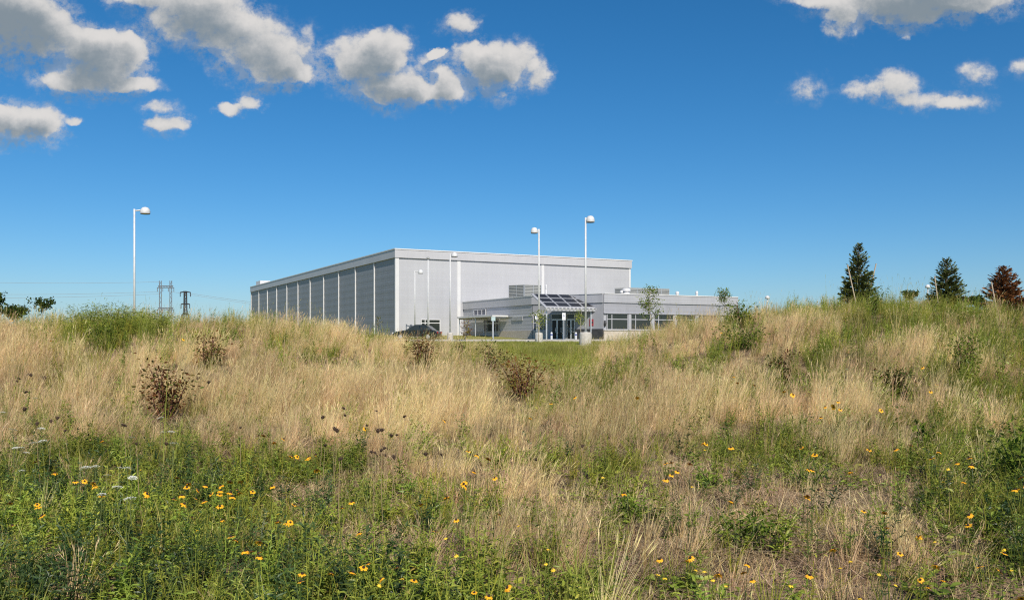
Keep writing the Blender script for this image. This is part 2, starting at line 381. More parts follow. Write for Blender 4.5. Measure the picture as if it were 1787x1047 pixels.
def draped(name, x0, x1, ya, yb, dz, mat, nxs=60, nys=8, thick=0.0):
    """A strip laid on the ground; ya(x), yb(x): its near and far edges."""
    xs = np.linspace(x0, x1, nxs); mb = MB()
    for i in range(nxs):
        for j in range(nys):
            y = ya(xs[i]) + (yb(xs[i]) - ya(xs[i])) * j / (nys - 1)
            mb.V.append((xs[i], y, gz(xs[i], y) + dz))
    for i in range(nxs - 1):
        for j in range(nys - 1):
            a = i * nys + j; mb.F.append((a, a + nys, a + nys + 1, a + 1))
    if thick:
        n0 = len(mb.V); mb.V += [(v[0], v[1], v[2] - thick) for v in mb.V[:n0]]
        for i in range(nxs - 1):
            a = i * nys; mb.F.append((a, a + n0, a + nys + n0, a + nys)); a = i * nys + nys - 1; mb.F.append((a, a + nys, a + nys + n0, a + n0))
    return mb.build(name, mat)
LY = lambda x: 71 + .1 * x
HY2 = lambda x: 81 + .1 * x
tag(draped('parking_lot', -46, 30, LY, HY2, .02, M['asphalt'], 80, 6), 'black asphalt parking lot in front of the building', None, None, 'structure')
tag(draped('kerb', -46, 30, lambda x: LY(x) - .25, LY, .10, M['concrete'], 80, 2, .3), 'pale concrete kerb on the near side of the parking lot', None, None, 'structure')
k = tag(draped('kerb', -46, 30, HY2, lambda x: HY2(x) + .25, .13, M['concrete'], 80, 2, .3), 'pale concrete kerb on the building side of the parking lot', None, None, 'structure')
tag(draped('kerb', 4.5, 9.5, lambda x: 57.4 + .05 * x, lambda x: 57.6 + .05 * x, .05, M['concrete'], 20, 2, .3), 'short pale concrete kerb across the green gap between the mounds', None, None, 'structure')
tag(draped('pavement', 2.6, 22, lambda x: 81.4 + .1 * x, lambda x: 83.0 + .1 * x, .09, M['concrete'], 30, 3, .2), 'pale concrete pavement in front of the entrance', None, None, 'structure')

# ------------------------------------------------------------------ warehouse
ANG = math.atan2(.463, .886)
C0 = Vector((-13.9, 105.0, 0.0))
WH = empty('warehouse', C0, ANG)
tag(WH, 'large grey metal-clad warehouse with white pilasters along its shaded side', 'warehouse')
W_X, W_Y, W_TOP, W_BOT = 34.1, 86.9, 12.44, 1.5
FZ = W_TOP - .97
def ribbed(n0, n1, z0, z1, pitch, depth, axis='x', off=0.0):
    """Corrugated sheet with level ribs: along x at y = off, or along y at x = off; ribs stand out to the negative side."""
    mb = MB(); n = int((z1 - z0) / pitch); h = (z1 - z0) / n; prof = []
    for k in range(n):
        z = z0 + k * h; prof += [(0, z), (0, z + h * .45), (-depth, z + h * .55), (-depth, z + h * .9)]
    prof.append((0, z1))
    for (d, z) in prof:
        if axis == 'x': mb.V += [(n0, off + d, z), (n1, off + d, z)]
        else: mb.V += [(off + d, n1, z), (off + d, n0, z)]
    for k in range(len(prof) - 1): mb.F.append((2 * k, 2 * k + 1, 2 * k + 3, 2 * k + 2))
    return mb
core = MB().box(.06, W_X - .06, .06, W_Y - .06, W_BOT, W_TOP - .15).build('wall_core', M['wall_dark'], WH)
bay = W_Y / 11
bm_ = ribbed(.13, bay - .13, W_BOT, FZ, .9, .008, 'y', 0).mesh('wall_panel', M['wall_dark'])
for k in range(11):
    o = link_mesh('wall_panel', bm_, WH); o.location = (0, k * bay, 0)
pl = MB().box(-.12, .03, -.13, .13, W_BOT, FZ - .002).mesh('pilaster', M['trim'])
for k in range(1, 12):
    o = link_mesh('pilaster', pl, WH); o.location = (0, k * bay - (.17 if k == 11 else 0), 0)
MB().box(-.12, .35, -.12, .17, W_BOT, FZ - .002).build('corner_pilaster', M['trim'], WH)
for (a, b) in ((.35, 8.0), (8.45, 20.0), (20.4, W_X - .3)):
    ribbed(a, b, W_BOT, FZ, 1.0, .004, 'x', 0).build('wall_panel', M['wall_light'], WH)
for a in (8.0, 20.0): MB().box(a, a + (.45 if a < 10 else .4), -.06, .04, W_BOT, FZ - .002).build('pilaster', M['trim'], WH)
MB().box(W_X - .3, W_X, -.06, .1, W_BOT, FZ - .002).build('pilaster', M['trim'], WH)
fa = MB(); fa.box(-.2, W_X + .1, -.2, .0, FZ, W_TOP); fa.box(-.2, .0, .0, W_Y, FZ, W_TOP)
fo = fa.build('fascia', M['fascia'], WH)
cp = MB(); cp.box(-.26, W_X + .16, -.26, .14, W_TOP + .002, W_TOP + .13); cp.box(-.26, .14, .142, W_Y, W_TOP + .002, W_TOP + .13)
cp.build('coping', M['trim'], fo)
MB().box(.1, W_X - .1, .1, W_Y - .1, W_TOP - .3, W_TOP - .1).build('roof', M['fascia'], WH)
def window(parent, x0, x1, z0, z1, y, mull=(), trans=(), glass='glass', f=.07, dep=.08, frame_mat='trim'):
    """Frame with panes set back, standing proud of the wall at y (outward is negative y)."""
    w = empty('window'); w.parent = parent
    fr = MB(); fr.box(x0, x0 + f, y - dep, y, z0, z1); fr.box(x1 - f, x1, y - dep, y, z0, z1)
    fr.box(x0 + f, x1 - f, y - dep, y, z0, z0 + f); fr.box(x0 + f, x1 - f, y - dep, y, z1 - f, z1)
    xs = [x0 + f] + [m for q in mull for m in (q - f / 2, q + f / 2)] + [x1 - f]
    zs = [z0 + f] + [m for q in trans for m in (q - f / 2, q + f / 2)] + [z1 - f]
    for q in mull: fr.box(q - f / 2, q + f / 2, y - dep, y, z0 + f, z1 - f)
    for i in range(0, len(xs), 2):
        for q in trans: fr.box(xs[i], xs[i + 1], y - dep + .004, y, q - f / 2, q + f / 2)
    fr.build('frame', M[frame_mat], w)
    for i in range(0, len(xs), 2):
        for j in range(0, len(zs), 2):
            MB().box(xs[i], xs[i + 1], y - dep * .45, y - dep * .2, zs[j], zs[j + 1]).build('pane', M[glass], w)
    return w
def front_x(px, yl=0.0):
    """Position along the local x axis where the line of sight at column px meets the local plane y = yl."""
    u = (px - CX) / FPX; c, s = math.cos(ANG), math.sin(ANG)
    ox, oy = C0.x - s * yl, C0.y + c * yl
    return (u * oy - ox) / (c - u * s)
def side_y(px, xl):
    u = (px - CX) / FPX; c, s = math.cos(ANG), math.sin(ANG)
    ox, oy = C0.x + c * xl, C0.y + s * xl
    return (u * oy - ox) / (-s - u * c)
x0, x1 = front_x(734), front_x(768)
window(WH, x0, x1, 2.3, 4.15, -.03, [x0 + .55, x0 + 1.05], [3.68], f=.09)
# roof hatch box at the far end
MB().box(.6, 2.6, W_Y - 6, W_Y - 2, W_TOP, W_TOP + 1.1).build('roof_hatch', M['trim'], WH)

# ------------------------------------------------------------------ office building
OF = empty('office_building', C0, ANG)
tag(OF, 'low silver office wing with strip windows and stone plinth in front of warehouse', 'office building')
OX, OYL, OX2, OYF, OX3 = 8.92, -17.75, 12.73, -25.5, 30.3
O_TOP, O_MID, O_WIN, O_SILL, O_BOT = 6.26, 5.39, 4.35, 2.64, 1.3
foot = [(OX + .1, -.1), (OX + .1, OYL + .1), (OX2 + .1, OYF + .1), (OX3 - .1, OYF + .1), (OX3 - .1, -.1)]
MB().prism(foot, O_BOT, O_TOP - .25).build('wall_core', M['silver'], OF)
# left side wall (along local y)
def side_band(name, mat, z0, z1, out, ya=-.02, yb=None, pitch=None):
    yb = OYL if yb is None else yb
    if pitch: return ribbed(yb, ya, z0, z1, pitch, .005, 'y', OX - out).build(name, M[mat], OF)
    return MB().box(OX - out, OX + .1, yb, ya, z0, z1).build(name, M[mat], OF)
side_band('fascia', 'fascia', O_MID, O_TOP, .16)
side_band('coping', 'trim', O_TOP + .002, O_TOP + .1, .2)
side_band('wall_panel', 'wall_light', O_WIN - .1, O_MID - .002, .06, pitch=.35)
side_band('wall_panel', 'wall_light', O_SILL, O_WIN - .102, .05, pitch=.35)
side_band('belt_trim', 'trim', O_WIN - .16, O_WIN - .06, .1)
side_band('plinth', 'stone', O_BOT, O_SILL, .14)
# front wall of the right wing (along local x)
def front_band(name, mat, z0, z1, out, xa=OX2, xb=OX3, pitch=None):
    if pitch: return ribbed(xa, xb, z0, z1, pitch, .005, 'x', OYF - out).build(name, M[mat], OF)
    return MB().box(xa, xb, OYF - out, OYF + .1, z0, z1).build(name, M[mat], OF)
ribbed(OX2, OX3, O_MID, O_TOP, .29, .005, 'x', OYF - .16).build('fascia', M['silver_light'], OF)
front_band('fascia_back', 'silver_light', O_MID + .003, O_TOP - .003, .14)
front_band('coping', 'trim', O_TOP + .002, O_TOP + .09, .21)
front_band('wall_panel', 'silver', O_WIN + .002, O_MID - .002, .05, pitch=.35)
front_band('window_head', 'silver_light', O_WIN - .05, O_WIN, .22)
front_band('plinth', 'stone', O_BOT, O_SILL - .08, .18)
front_band('plinth_cap', 'concrete', O_SILL - .078, O_SILL, .24)
xw = front_x(1058, OYF)
front_band('wall_panel', 'silver_light', O_SILL + .002, O_WIN - .052, .03, OX2, xw - .02)
pitch_w = 2.92; xk = xw; kk = 0
while xk + pitch_w - .25 < OX3:
    window(OF, xk, xk + pitch_w - .3, O_SILL + .004, O_WIN - .054, OYF, [xk + .62], [O_WIN - .62], f=.09, dep=.1, frame_mat='silver_light')
    MB().box(xk + pitch_w - .298, xk + pitch_w - .002, OYF - .16, OYF + .05, O_SILL + .004, O_WIN - .054).build('window_pier', M['silver_light'], OF)
    xk += pitch_w; kk += 1
MB().box(xk, OX3, OYF - .05, OYF + .05, O_SILL + .004, O_WIN - .054).build('wall_panel', M['silver_light'], OF)
MB().prism([(OX + .2, -.3), (OX + .2, OYL + .2), (OX2 + .15, OYF + .2), (OX3 - .2, OYF + .2), (OX3 - .2, -.3)], O_TOP - .4, O_TOP - .2).build('roof', M['concrete'], OF)
# entrance wall: set between the two wings, in its own frame (x along the wall, y into the building)
cl = math.hypot(OX2 - OX, OYF - OYL)
EN = empty('entrance', (OX, OYL, 0), math.atan2(OYF - OYL, OX2 - OX)); EN.parent = OF
MB().box(-.05, cl, -.14, .06, O_MID, O_TOP).build('fascia', M['silver_light'], EN)
MB().box(-.05, cl, -.2, .1, O_TOP + .003, O_TOP + .095).build('coping', M['trim'], EN)
MB().box(.0, cl, -.04, .02, O_WIN, O_MID - .003).build('lintel', M['silver'], EN)
def ent_x(px):                                        # along the entrance wall at column px
    u = (px - CX) / FPX; a = ANG + math.atan2(OYF - OYL, OX2 - OX)
    c, s = math.cos(ANG), math.sin(ANG)
    ox = C0.x + c * OX - s * OYL; oy = C0.y + s * OX + c * OYL
    return (u * oy - ox) / (math.cos(a) - u * math.sin(a))
def door(px0, px1, z1, mat='door_dark', mull=0):
    a, b = ent_x(px0), ent_x(px1)
    d = empty('door'); d.parent = EN
    fr = MB(); fr.box(a, a + .08, -.1, -.04, 1.6, z1); fr.box(b - .08, b, -.1, -.04, 1.6, z1); fr.box(a + .08, b - .08, -.1, -.04, z1 - .08, z1); fr.box(a + .08, b - .08, -.1, -.04, 1.6, 1.75)
    fr.build('frame', M['alu'], d)
    MB().box(a + .08, b - .08, -.08, -.05, 1.75, z1 - .08).build('pane', M[mat], d)
    MB().box(b - .2, b - .16, -.16, -.101, 2.4, 2.9).build('handle', M['alu'], d)
window(EN, ent_x(931), ent_x(957), 2.6, O_WIN - .005, -.045, [ent_x(940), ent_x(949)], [3.4], 'glass_blue', f=.06)
MB().box(ent_x(931), ent_x(957), -.12, -.04, O_BOT, 2.595).build('plinth', M['stone'], EN)
MB().box(ent_x(957.3), ent_x(963), -.16, -.04, O_BOT, O_WIN - .003).build('pier', M['silver'], EN)
door(963.3, 973, 3.75); door(973.2, 983, 3.75); door(990, 997, 3.75); door(997.2, 1004, 3.75, 'glass')
for a, b in ((963.3, 983), (990, 1004)): window(EN, ent_x(a), ent_x(b), 3.76, O_WIN - .005, -.045, [], [], 'glass', f=.06)
MB().box(ent_x(983.3), ent_x(989.7), -.2, -.04, O_BOT, O_WIN - .003).build('pier', M['silver_light'], EN)
MB().box(ent_x(1004.3), cl, -.08, -.04, 2.75, O_WIN - .003).build('wall_panel', M['silver'], EN)
MB().box(ent_x(1004.3), cl, -.16, -.04, O_BOT, 2.745).build('plinth', M['dark_metal'], EN)  # dark material stands in for the shade on this wall base
ps = MB().box(ent_x(1029.5), ent_x(1036.5), -.12, -.082, 3.05, 3.75).build('notice_board', M['poster_red'], EN)
MB().box(ent_x(1030.5), ent_x(1035.5), -.135, -.121, 3.3, 3.5).build('notice_sheet', M['dark_metal'], ps)
wl = MB().lathe([(0, 3.0), (.09, 3.02), (.12, 3.3), (.09, 3.58), (0, 3.6)], 10).build('wall_lamp', M['dark_metal'], OF, None, True)
wl.location = (OX2 + .12, OYF - .14, 0)
# clerestory and other pieces on the left side wall, in a frame whose x runs from the warehouse towards the entrance
SW = empty('side_wall_openings', (OX - .085, 0, 0), -math.pi / 2); SW.parent = OF
sx = lambda px: -side_y(px, OX)
window(SW, sx(846), sx(873), 2.2, 4.05, -.01, [sx(852), sx(861), sx(867)], [3.55], 'glass', f=.08)
window(SW, sx(829), sx(850), 4.55, 5.25, -.03, [sx(836), sx(843)], [], 'glass_blue', f=.06)
lv = MB()
for k in range(5): lv.box(sx(896), sx(914), -.07, -.005, 3.78 + k * .085, 3.83 + k * .085)
lv.build('louvre', M['trim'], SW)
# side canopy: flat slab on posts
CNP = empty('side_canopy', C0, ANG); tag(CNP, 'flat white canopy slab on thin posts beside the left office door', 'canopy')
ya, yb = side_y(800, OX - 2), side_y(862, OX - 2)
slab = MB().box(OX - 2.2, OX - .22, yb, ya, 4.2, 4.38).build('roof_slab', M['trim'], CNP)
for yy in np.linspace(yb + .3, ya - .3, 3): MB().box(OX - 2.1, OX - .3, yy - .05, yy + .05, 4.06, 4.198).build('beam', M['alu'], CNP)
for yy in (yb + .3, ya - .3, (ya + yb) / 2): MB().tube([(OX - 2.0, yy, 1.5), (OX - 2.0, yy, 4.058)], .06, 8).build('post', M['alu'], CNP)
# solar canopy over the entrance
SC = empty('solar_canopy', C0, ANG); tag(SC, 'tilted canopy of twelve dark solar panels above the glazed entrance', 'solar canopy')
cx0, cx1, cy0, cy1, cz0, cz1 = 6.45, 12.5, -24.75, -21.85, 4.82, 6.30
def slope(x, v, up=0.0):                               # v: 0 at the low edge, 1 at the high edge
    L = math.hypot(cy1 - cy0, cz1 - cz0); ny_, nz_ = -(cz1 - cz0) / L, (cy1 - cy0) / L
    return (x, cy0 + (cy1 - cy0) * v + ny_ * up, cz0 + (cz1 - cz0) * v + nz_ * up)
def sloped(xa, xb, va, vb, u0, u1):
    mb = MB(); mb.V = [slope(xa, va, u0), slope(xb, va, u0), slope(xb, vb, u0), slope(xa, vb, u0), slope(xa, va, u1), slope(xb, va, u1), slope(xb, vb, u1), slope(xa, vb, u1)]
    mb.F = [(0, 3, 2, 1), (4, 5, 6, 7), (0, 1, 5, 4), (1, 2, 6, 5), (2, 3, 7, 6), (3, 0, 4, 7)]; return mb
sloped(cx0, cx1, 0, 1, -.10, 0).build('deck', M['silver_light'], SC)
for i in range(4):
    for j in range(3):
        w = (cx1 - cx0 - .3) / 4; h = .94 / 3
        xa = cx0 + .15 + i * w; va = .04 + j * h
        fp = sloped(xa + .05, xa + w - .05, va + .018, va + h - .018, .002, .06).build('solar_panel', M['alu'], SC)
        sloped(xa + .10, xa + w - .10, va + .034, va + h - .034, .0605, .07).build('cell_sheet', M['panel'], fp)
for k in range(14):
    x = cx0 + .1 + k * (cx1 - cx0 - .2) / 13
    sloped(x - .09, x + .09, -.035, -.002, -.22, .02).build('purlin_end', M['trim'], SC)
MB().box(cx0, cx1, cy0 + .05, cy0 + .15, cz0 - .32, cz0 - .12).build('edge_beam', M['silver_light'], SC)
for x in (cx0 + .35, cx1 - .5): MB().tube([(x, cy0 + .4, 1.4), (x, cy0 + .4, cz0 - .02)], .08, 8).build('post', M['alu'], SC)
# rooftop gear
def rooftop(name, label, px0, px1, pxc, py0, D, mat, zb=O_TOP - .3):
    a = Vector(ray(px0, 0, D + (pxc - px0) * D / FPX * .7)); c = Vector(ray(pxc, 0, D)); b = Vector(ray(px1, 0, D + (px1 - pxc) * D / FPX * .52))
    zt = EYE + (HY - py0) / FPX * D
    root = empty(name, (c.x, c.y, zb)); tag(root, label, 'roof screen')
    for p, q in ((a, c), (c, b)):
        n = max(3, int((q - p).length / .34)); d = Vector((q.x - p.x, q.y - p.y, 0)); L = d.length; d.normalize(); nrm = Vector((-d.y, d.x, 0))
        ang = math.atan2(d.y, d.x)
        side = empty('screen_side', (p.x - c.x, p.y - c.y, 0), ang); side.parent = root
        MB().box(0, L, .02, .05, .2, zt - zb).build('backing', M[mat], side)
        sl = MB().box(0, L - .01, -.04, .018, 0, .07).mesh('slat', M[mat])
        kz = .25
        while kz < zt - zb - .05:
            o = link_mesh('slat', sl, side); o.location = (0.005, 0, kz); kz += .17
        pm = MB().box(0, .06, -.06, -.042, .02, zt - zb + .02).mesh('post', M['alu'])
        for q2 in range(n // 3 + 1):
            o = link_mesh('post', pm, side); o.location = (q2 * (L - .08) / max(1, n // 3), 0, 0)
    return root
rooftop('roof_screen', 'grey slatted roof screen left of the solar canopy', 888, 945, 915, 497, 101, 'grille')
rooftop('roof_screen', 'long grey slatted roof screen behind the white roof drum', 1073, 1168, 1098, 502, 103, 'grille')
def vent(px, py0, D, r, label, cap=True):
    x, y, zt = ray(px, py0, D); root = empty('roof_vent', (x, y, O_TOP - .3)); tag(root, label, 'roof vent'); h = zt - O_TOP + .3
    MB().lathe([(r * .8, 0), (r * .8, h * .75), (0, h * .75)], 12).build('pipe', M['trim'], root, None, True)
    if cap: MB().lathe([(r, h * .72), (r * 1.05, h * .9), (r * .7, h), (0, h)], 12).build('cap', M['trim'], root, None, True)
vent(1093, 503, 95, .45, 'round white roof drum in front of the long roof screen')
vent(1085, 506.5, 95, .2, 'small white roof vent just left of the round roof drum')
vent(1182, 508.5, 100, .2, 'stubby white roof vent, first right of the long roof screen')
vent(1216, 508, 102, .16, 'thin white roof vent, second right of the long roof screen')
vent(953, 496.5, 97, .09, 'thin roof pipe rising behind the solar canopy')

# ------------------------------------------------------------------ lamps, signs, bollards, cars
def pole_base(root, w, h, taper=.85):
    n = 12; MB().lathe([(w * .5, -.4), (w * .5, h * .82), (w * .5 * taper, h), (0, h)], n).build('concrete_base', M['concrete'], root, None, True)
def lamp(px, D, py_top, side, label, base_h=.75, base_w=.62, r=.072, arm=.40, head=.32, rot=0.0):
    p = on_ground(px, D); h = EYE + (HY - py_top) / FPX * D - p.z
    root = empty('parking_lot_lamp', p); tag(root, label, 'lamp post', 'white lamp posts around the parking lot')
    pole_base(root, base_w, base_h)
    MB().tube([(0, 0, base_h), (0, 0, h)], [r, r * .8], 10).build('pole', M['white_metal'], root, None, True)
    c, s = math.cos(rot), math.sin(rot); X = side * (arm + head)
    MB().lathe([(r * 1.9, base_h), (r * 1.9, base_h + .05), (r * 1.2, base_h + .07)], 12).build('base_plate', M['grille'], root)
    MB().box(-.04, .04, -r - .012, -r + .01, base_h + .35, base_h + .6).build('access_cover', M['grille'], root)
    MB().tube([(0, 0, h - .12), (side * arm * c, side * arm * s, h - .08)], .05, 8).build('arm', M['white_metal'], root, None, True)
    hd = MB().lathe([(head * .96, -.20), (head, -.10), (head * .9, .06), (head * .6, .19), (.0, .24)], 20).build('lamp_head', M['white_metal'], root, None, True)
    hd.location = (X * c, X * s, h - .10)
    hr = MB().lathe([(head * .94, -.235), (head * .98, -.205), (head * .96, -.2)], 20).build('rim', M['dark_metal'], hd, None, True)
    MB().lathe([(0, -.215), (head * .93, -.215)], 20).build('lens', M['grille'], hd)
lamp(234.5, 58, 365, 1, 'white lamp post standing behind the mound, far from the building')
lamp(724, 99, 472.5, 1, 'shortest white lamp post, near the warehouse corner', arm=.35, head=.3)
lamp(785.5, 87, 443, 1, 'white lamp post on a round base in front of the warehouse wall', arm=.1, head=.33)
lamp(940.5, 68, 400, -1, 'white lamp post whose head points away from its taller neighbour', arm=.08, head=.28)
lamp(1022, 60, 380, 1, 'tallest white lamp post, on a wide concrete base by the entrance', 0.85, .86, arm=.02, head=.3)
p = on_ground(747, 90); h = EYE + (HY - 449) / FPX * 90 - p.z
fp = empty('camera_pole', p); tag(fp, 'thin plain white pole without a lamp in front of the warehouse', 'pole')
MB().tube([(0, 0, -.3), (0, 0, h)], [.09, .06], 8).build('pole', M['white_metal'], fp, None, True)
MB().lathe([(.0, h - .25), (.14, h - .2), (.16, h - .05), (0, h + .06)], 10).build('camera_dome', M['grille'], fp, None, True)
# small far lamp heads peeping over the right-hand mound
for px, pyt, D, lab in ((1339, 519, 90, 'tiny far white lamp post peeping over the slope of the mound'), (1619, 500, 85, 'tiny far white lamp post beside the middle spruce')):
    p = on_ground(px, D); h = EYE + (HY - pyt) / FPX * D - p.z
    root = empty('far_lamp', p); tag(root, lab, 'lamp post')
    MB().tube([(0, 0, -.3), (0, 0, h)], .06, 8).build('pole', M['white_metal'], root)
    MB().lathe([(0, h - .16), (.22, h - .14), (.24, h), (.14, h + .15), (0, h + .2)], 12).build('lamp_head', M['white_metal'], root, None, True)
def sign(px, D, pyt, pyb, wpx, label, plate='sign_white', symbol=True, only_back=False):
    p = on_ground(px, D); zt = EYE + (HY - pyt) / FPX * D - p.z; zb = EYE + (HY - pyb) / FPX * D - p.z; w = wpx * D / FPX / 2
    root = empty('parking_sign', p); tag(root, label, 'sign')
    MB().box(-.03, .03, -.02, .02, -.3, zt - .02).build('post', M['alu'], root)
    pl = MB().box(-w, w, -.045, -.022, zb, zt).build('plate', M[plate], root)
    if symbol:                                          # blue wheelchair mark
        c = zb + (zt - zb) * .62; q = w * .75
        mk = MB(); mk.tube([(-q * .1, -.055, c + q * .75), (-q * .1, -.055, c + q * .76)], q * .18, 8)
        mk.box(-q * .22, q * .02, -.053, -.0455, c - q * .15, c + q * .5); mk.box(q * .021, q * .5, -.053, -.0455, c - q * .15, c + q * .08); mk.box(q * .32, q * .5, -.053, -.0455, c - q * .7, c - q * .152)
        n = 14
        for k in range(9):
            t0 = R(80 + k * 28); t1 = R(80 + (k + 1) * 28); r0, r1 = q * .42, q * .6
            mk.quad(*[(r * math.cos(t) - q * .05, -.052, r * math.sin(t) + c - q * .3) for r, t in ((r0, t0), (r1, t0), (r1, t1), (r0, t1))][::-1])
        mk.build('wheelchair_symbol', M['sign_blue'], pl)
sign(937, 67, 548, 557.5, 6.5, 'white wheelchair parking sign just left of the lamp pole')
sign(984, 74, 546, 558.5, 6, 'tall white wheelchair parking sign in front of the doors')
sign(861, 80, 553, 560, 7, 'pale green sign plate in front of the side canopy', 'sign_green', False)
for px, lab in ((962.5, 'white bollard beside the dark entrance doors, nearer the left wall'), (1005, 'white bollard close to the wide lamp base')):
    p = on_ground(px, 82.2); b = empty('bollard', p); tag(b, lab, 'bollard')
    MB().lathe([(.1, -.2), (.1, .72), (.07, .78), (0, .8)], 12).build('bollard_post', M['white_metal'], b, None, True)
    MB().lathe([(.103, .5), (.106, .52), (.106, .6), (.103, .62)], 12).build('band', M['sign_blue'], b, None, True)

def car(px, D, rz, label, paint):
    p = on_ground(px, D); root = empty('parked_car', (p.x, p.y, p.z + .02), rz); tag(root, label, 'car')
    # side outline (x along the car, z up), lofted across the width with tumblehome
    low = [(-2.2, .32), (-2.25, .62), (-2.1, .86), (-1.55, .95), (1.0, .95), (1.85, .82), (2.2, .62), (2.22, .34)]
    top = [(-1.75, .95), (-1.25, 1.36), (-.6, 1.46), (.1, 1.44), (.95, .96)]
    def loft(outline, ws):
        mb = MB(); n = len(outline)
        for wy, k in ws: mb.V += [(x, wy, .35 + (z - .35) * k if outline is low else z if k > .9 else .95 + (z - .95) * k) for x, z in outline]
        for j in range(len(ws) - 1):
            for i in range(n): a, b = j * n + i, j * n + (i + 1) % n; mb.F.append((a, b, b + n, a + n))
        mb.F.append(tuple(range(n))[::-1]); e = (len(ws) - 1) * n; mb.F.append(tuple(e + i for i in range(n)))
        return mb
    loft(low, [(-.86, .94), (-.78, 1), (.78, 1), (.86, .94)]).build('body', paint, root, None, False)
    loft(top, [(-.74, .1), (-.56, 1), (.56, 1), (.74, .1)]).build('cabin', M['glass'], root)
    MB().box(-1.2, .08, -.555, .555, 1.448, 1.48).build('car_roof', paint, root)
    for s in (-1, 1):
        MB().tube([(-.45, s * .70, .96), (-.45, s * .575, 1.45)], .045, 4).build('pillar', paint, root)
        for x in (-1.35, 1.4):
            w = MB().tube([(x, s * .68, .33), (x, s * .875, .33)], .33, 18).build('wheel', M['rubber'], root)
            MB().tube([(x, s * .878, .33), (x, s * .885, .33)], .2, 14).build('rim', M['alu'], w)
        MB().box(2.16, 2.235, s * .6 - .16, s * .6 + .16, .62, .74).build('headlight', M['sign_white'], root)
        MB().box(-2.27, -2.2, s * .62 - .14, s * .62 + .14, .66, .82).build('tail_light', M['red_lens'], root)
car(728, 84, R(168), 'black car parked near the warehouse corner, partly hidden by a red-brown shrub', M['car_paint'])

# ------------------------------------------------------------------ pylons and power lines
def pylon(px, D, py_top, wpx, label, dark, twin):
    p = on_ground(px, D); H = EYE + (HY - py_top) / FPX * D - p.z; w = wpx * D / FPX
    root = empty('pylon', p); tag(root, label, 'pylon'); mat = M['dark_metal'] if dark else M['pylon_grey']; r = .26 if twin else .26
    if twin:
        for x in (-w * .38, w * .0 + w * .38):
            mb = MB()
            for dx in (-w * .07, w * .07):
                mb.tube([(x + dx, 0, 0), (x + dx, 0, H)], r, 4)
            n = 12
            for k in range(n):
                a, b = (-1, 1) if k % 2 else (1, -1)
                mb.tube([(x + a * w * .07, 0, H * k / n), (x + b * w * .07, 0, H * (k + 1) / n)], r * .6, 4)
            mb.build('leg', mat, root)
        for z in (.5, .88):
            mb = MB(); mb.tube([(-w * .62, 0, H * z), (w * .62, 0, H * z)], r, 4); mb.tube([(-w * .55, 0, H * (z + .03)), (w * .55, 0, H * (z + .03))], r, 4)
            for k in range(10): mb.tube([(-w * .55 + k * w * .11, 0, H * z), (-w * .55 + (k + 1) * w * .11, 0, H * (z + .03))], r * .6, 4)
            mb.build('crossarm', mat, root)
            for x in (-w * .6, -w * .2, w * .2, w * .6): MB().tube([(x, 0, H * z), (x, 0, H * (z - .07))], r * .9, 4).build('insulator', mat, root)
    else:
        mb = MB()
        for sx_ in (-1, 1):
            for sy in (-1, 1):
                mb.tube([(sx_ * w * .5, sy * w * .5, 0), (sx_ * w * .12, sy * w * .12, H * .6), (sx_ * w * .10, sy * w * .10, H)], r, 4)
        for k in range(8):
            z0, z1 = k / 8, (k + 1) / 8; f = lambda z: w * (.5 - .38 * min(z / .6, 1))
            for s in (-1, 1): mb.tube([(-s * f(z0), -f(z0), H * z0), (s * f(z1), -f(z1), H * z1)], r * .7, 4)
        mb.build('lattice', mat, root)
        for z, q in ((.97, .5), (.72, .42), (.5, .36)):
            mb = MB(); mb.tube([(-w * q, 0, H * z), (0, 0, H * (z + .02)), (w * q, 0, H * z)], r * 1.4, 4); mb.build('crossarm', mat, root)
            for s in (-1, 1): MB().tube([(s * w * q, 0, H * z), (s * w * q, 0, H * (z - .09))], r, 4).build('insulator', mat, root)
pylon(289, 620, 490, 24, 'pale twin-legged lattice pylon on the horizon', False, True)
pylon(323.5, 560, 508, 18, 'dark narrow lattice pylon on the horizon', True, False)
for k, (pxa, pya, pxb, pyb, lab) in enumerate(((-260, 484, 279, 492, 'highest faint power line leading to the twin-legged pylon'), (-260, 508, 279, 509, 'second faint power line, under the highest one'),
        (-260, 516, 279, 513, 'third faint power line, meeting the lower crossarm of the pylon'), (299, 509, 700, 556, 'faint power line running from the twin-legged pylon behind the warehouse'),
        (333, 512, 700, 548, 'faint power line running from the dark pylon behind the warehouse'))):
    a, b = Vector(ray(pxa, pya, 620)), Vector(ray(pxb, pyb, 620 if k != 4 else 560)); pts = []
    for i in range(17):
        t = i / 16; q = a.lerp(b, t); q.z -= 4 * t * (1 - t) * 2.2; pts.append(q)
    tag(MB().tube(pts, .085, 4).build('power_line', M['steel']), lab, 'power line')

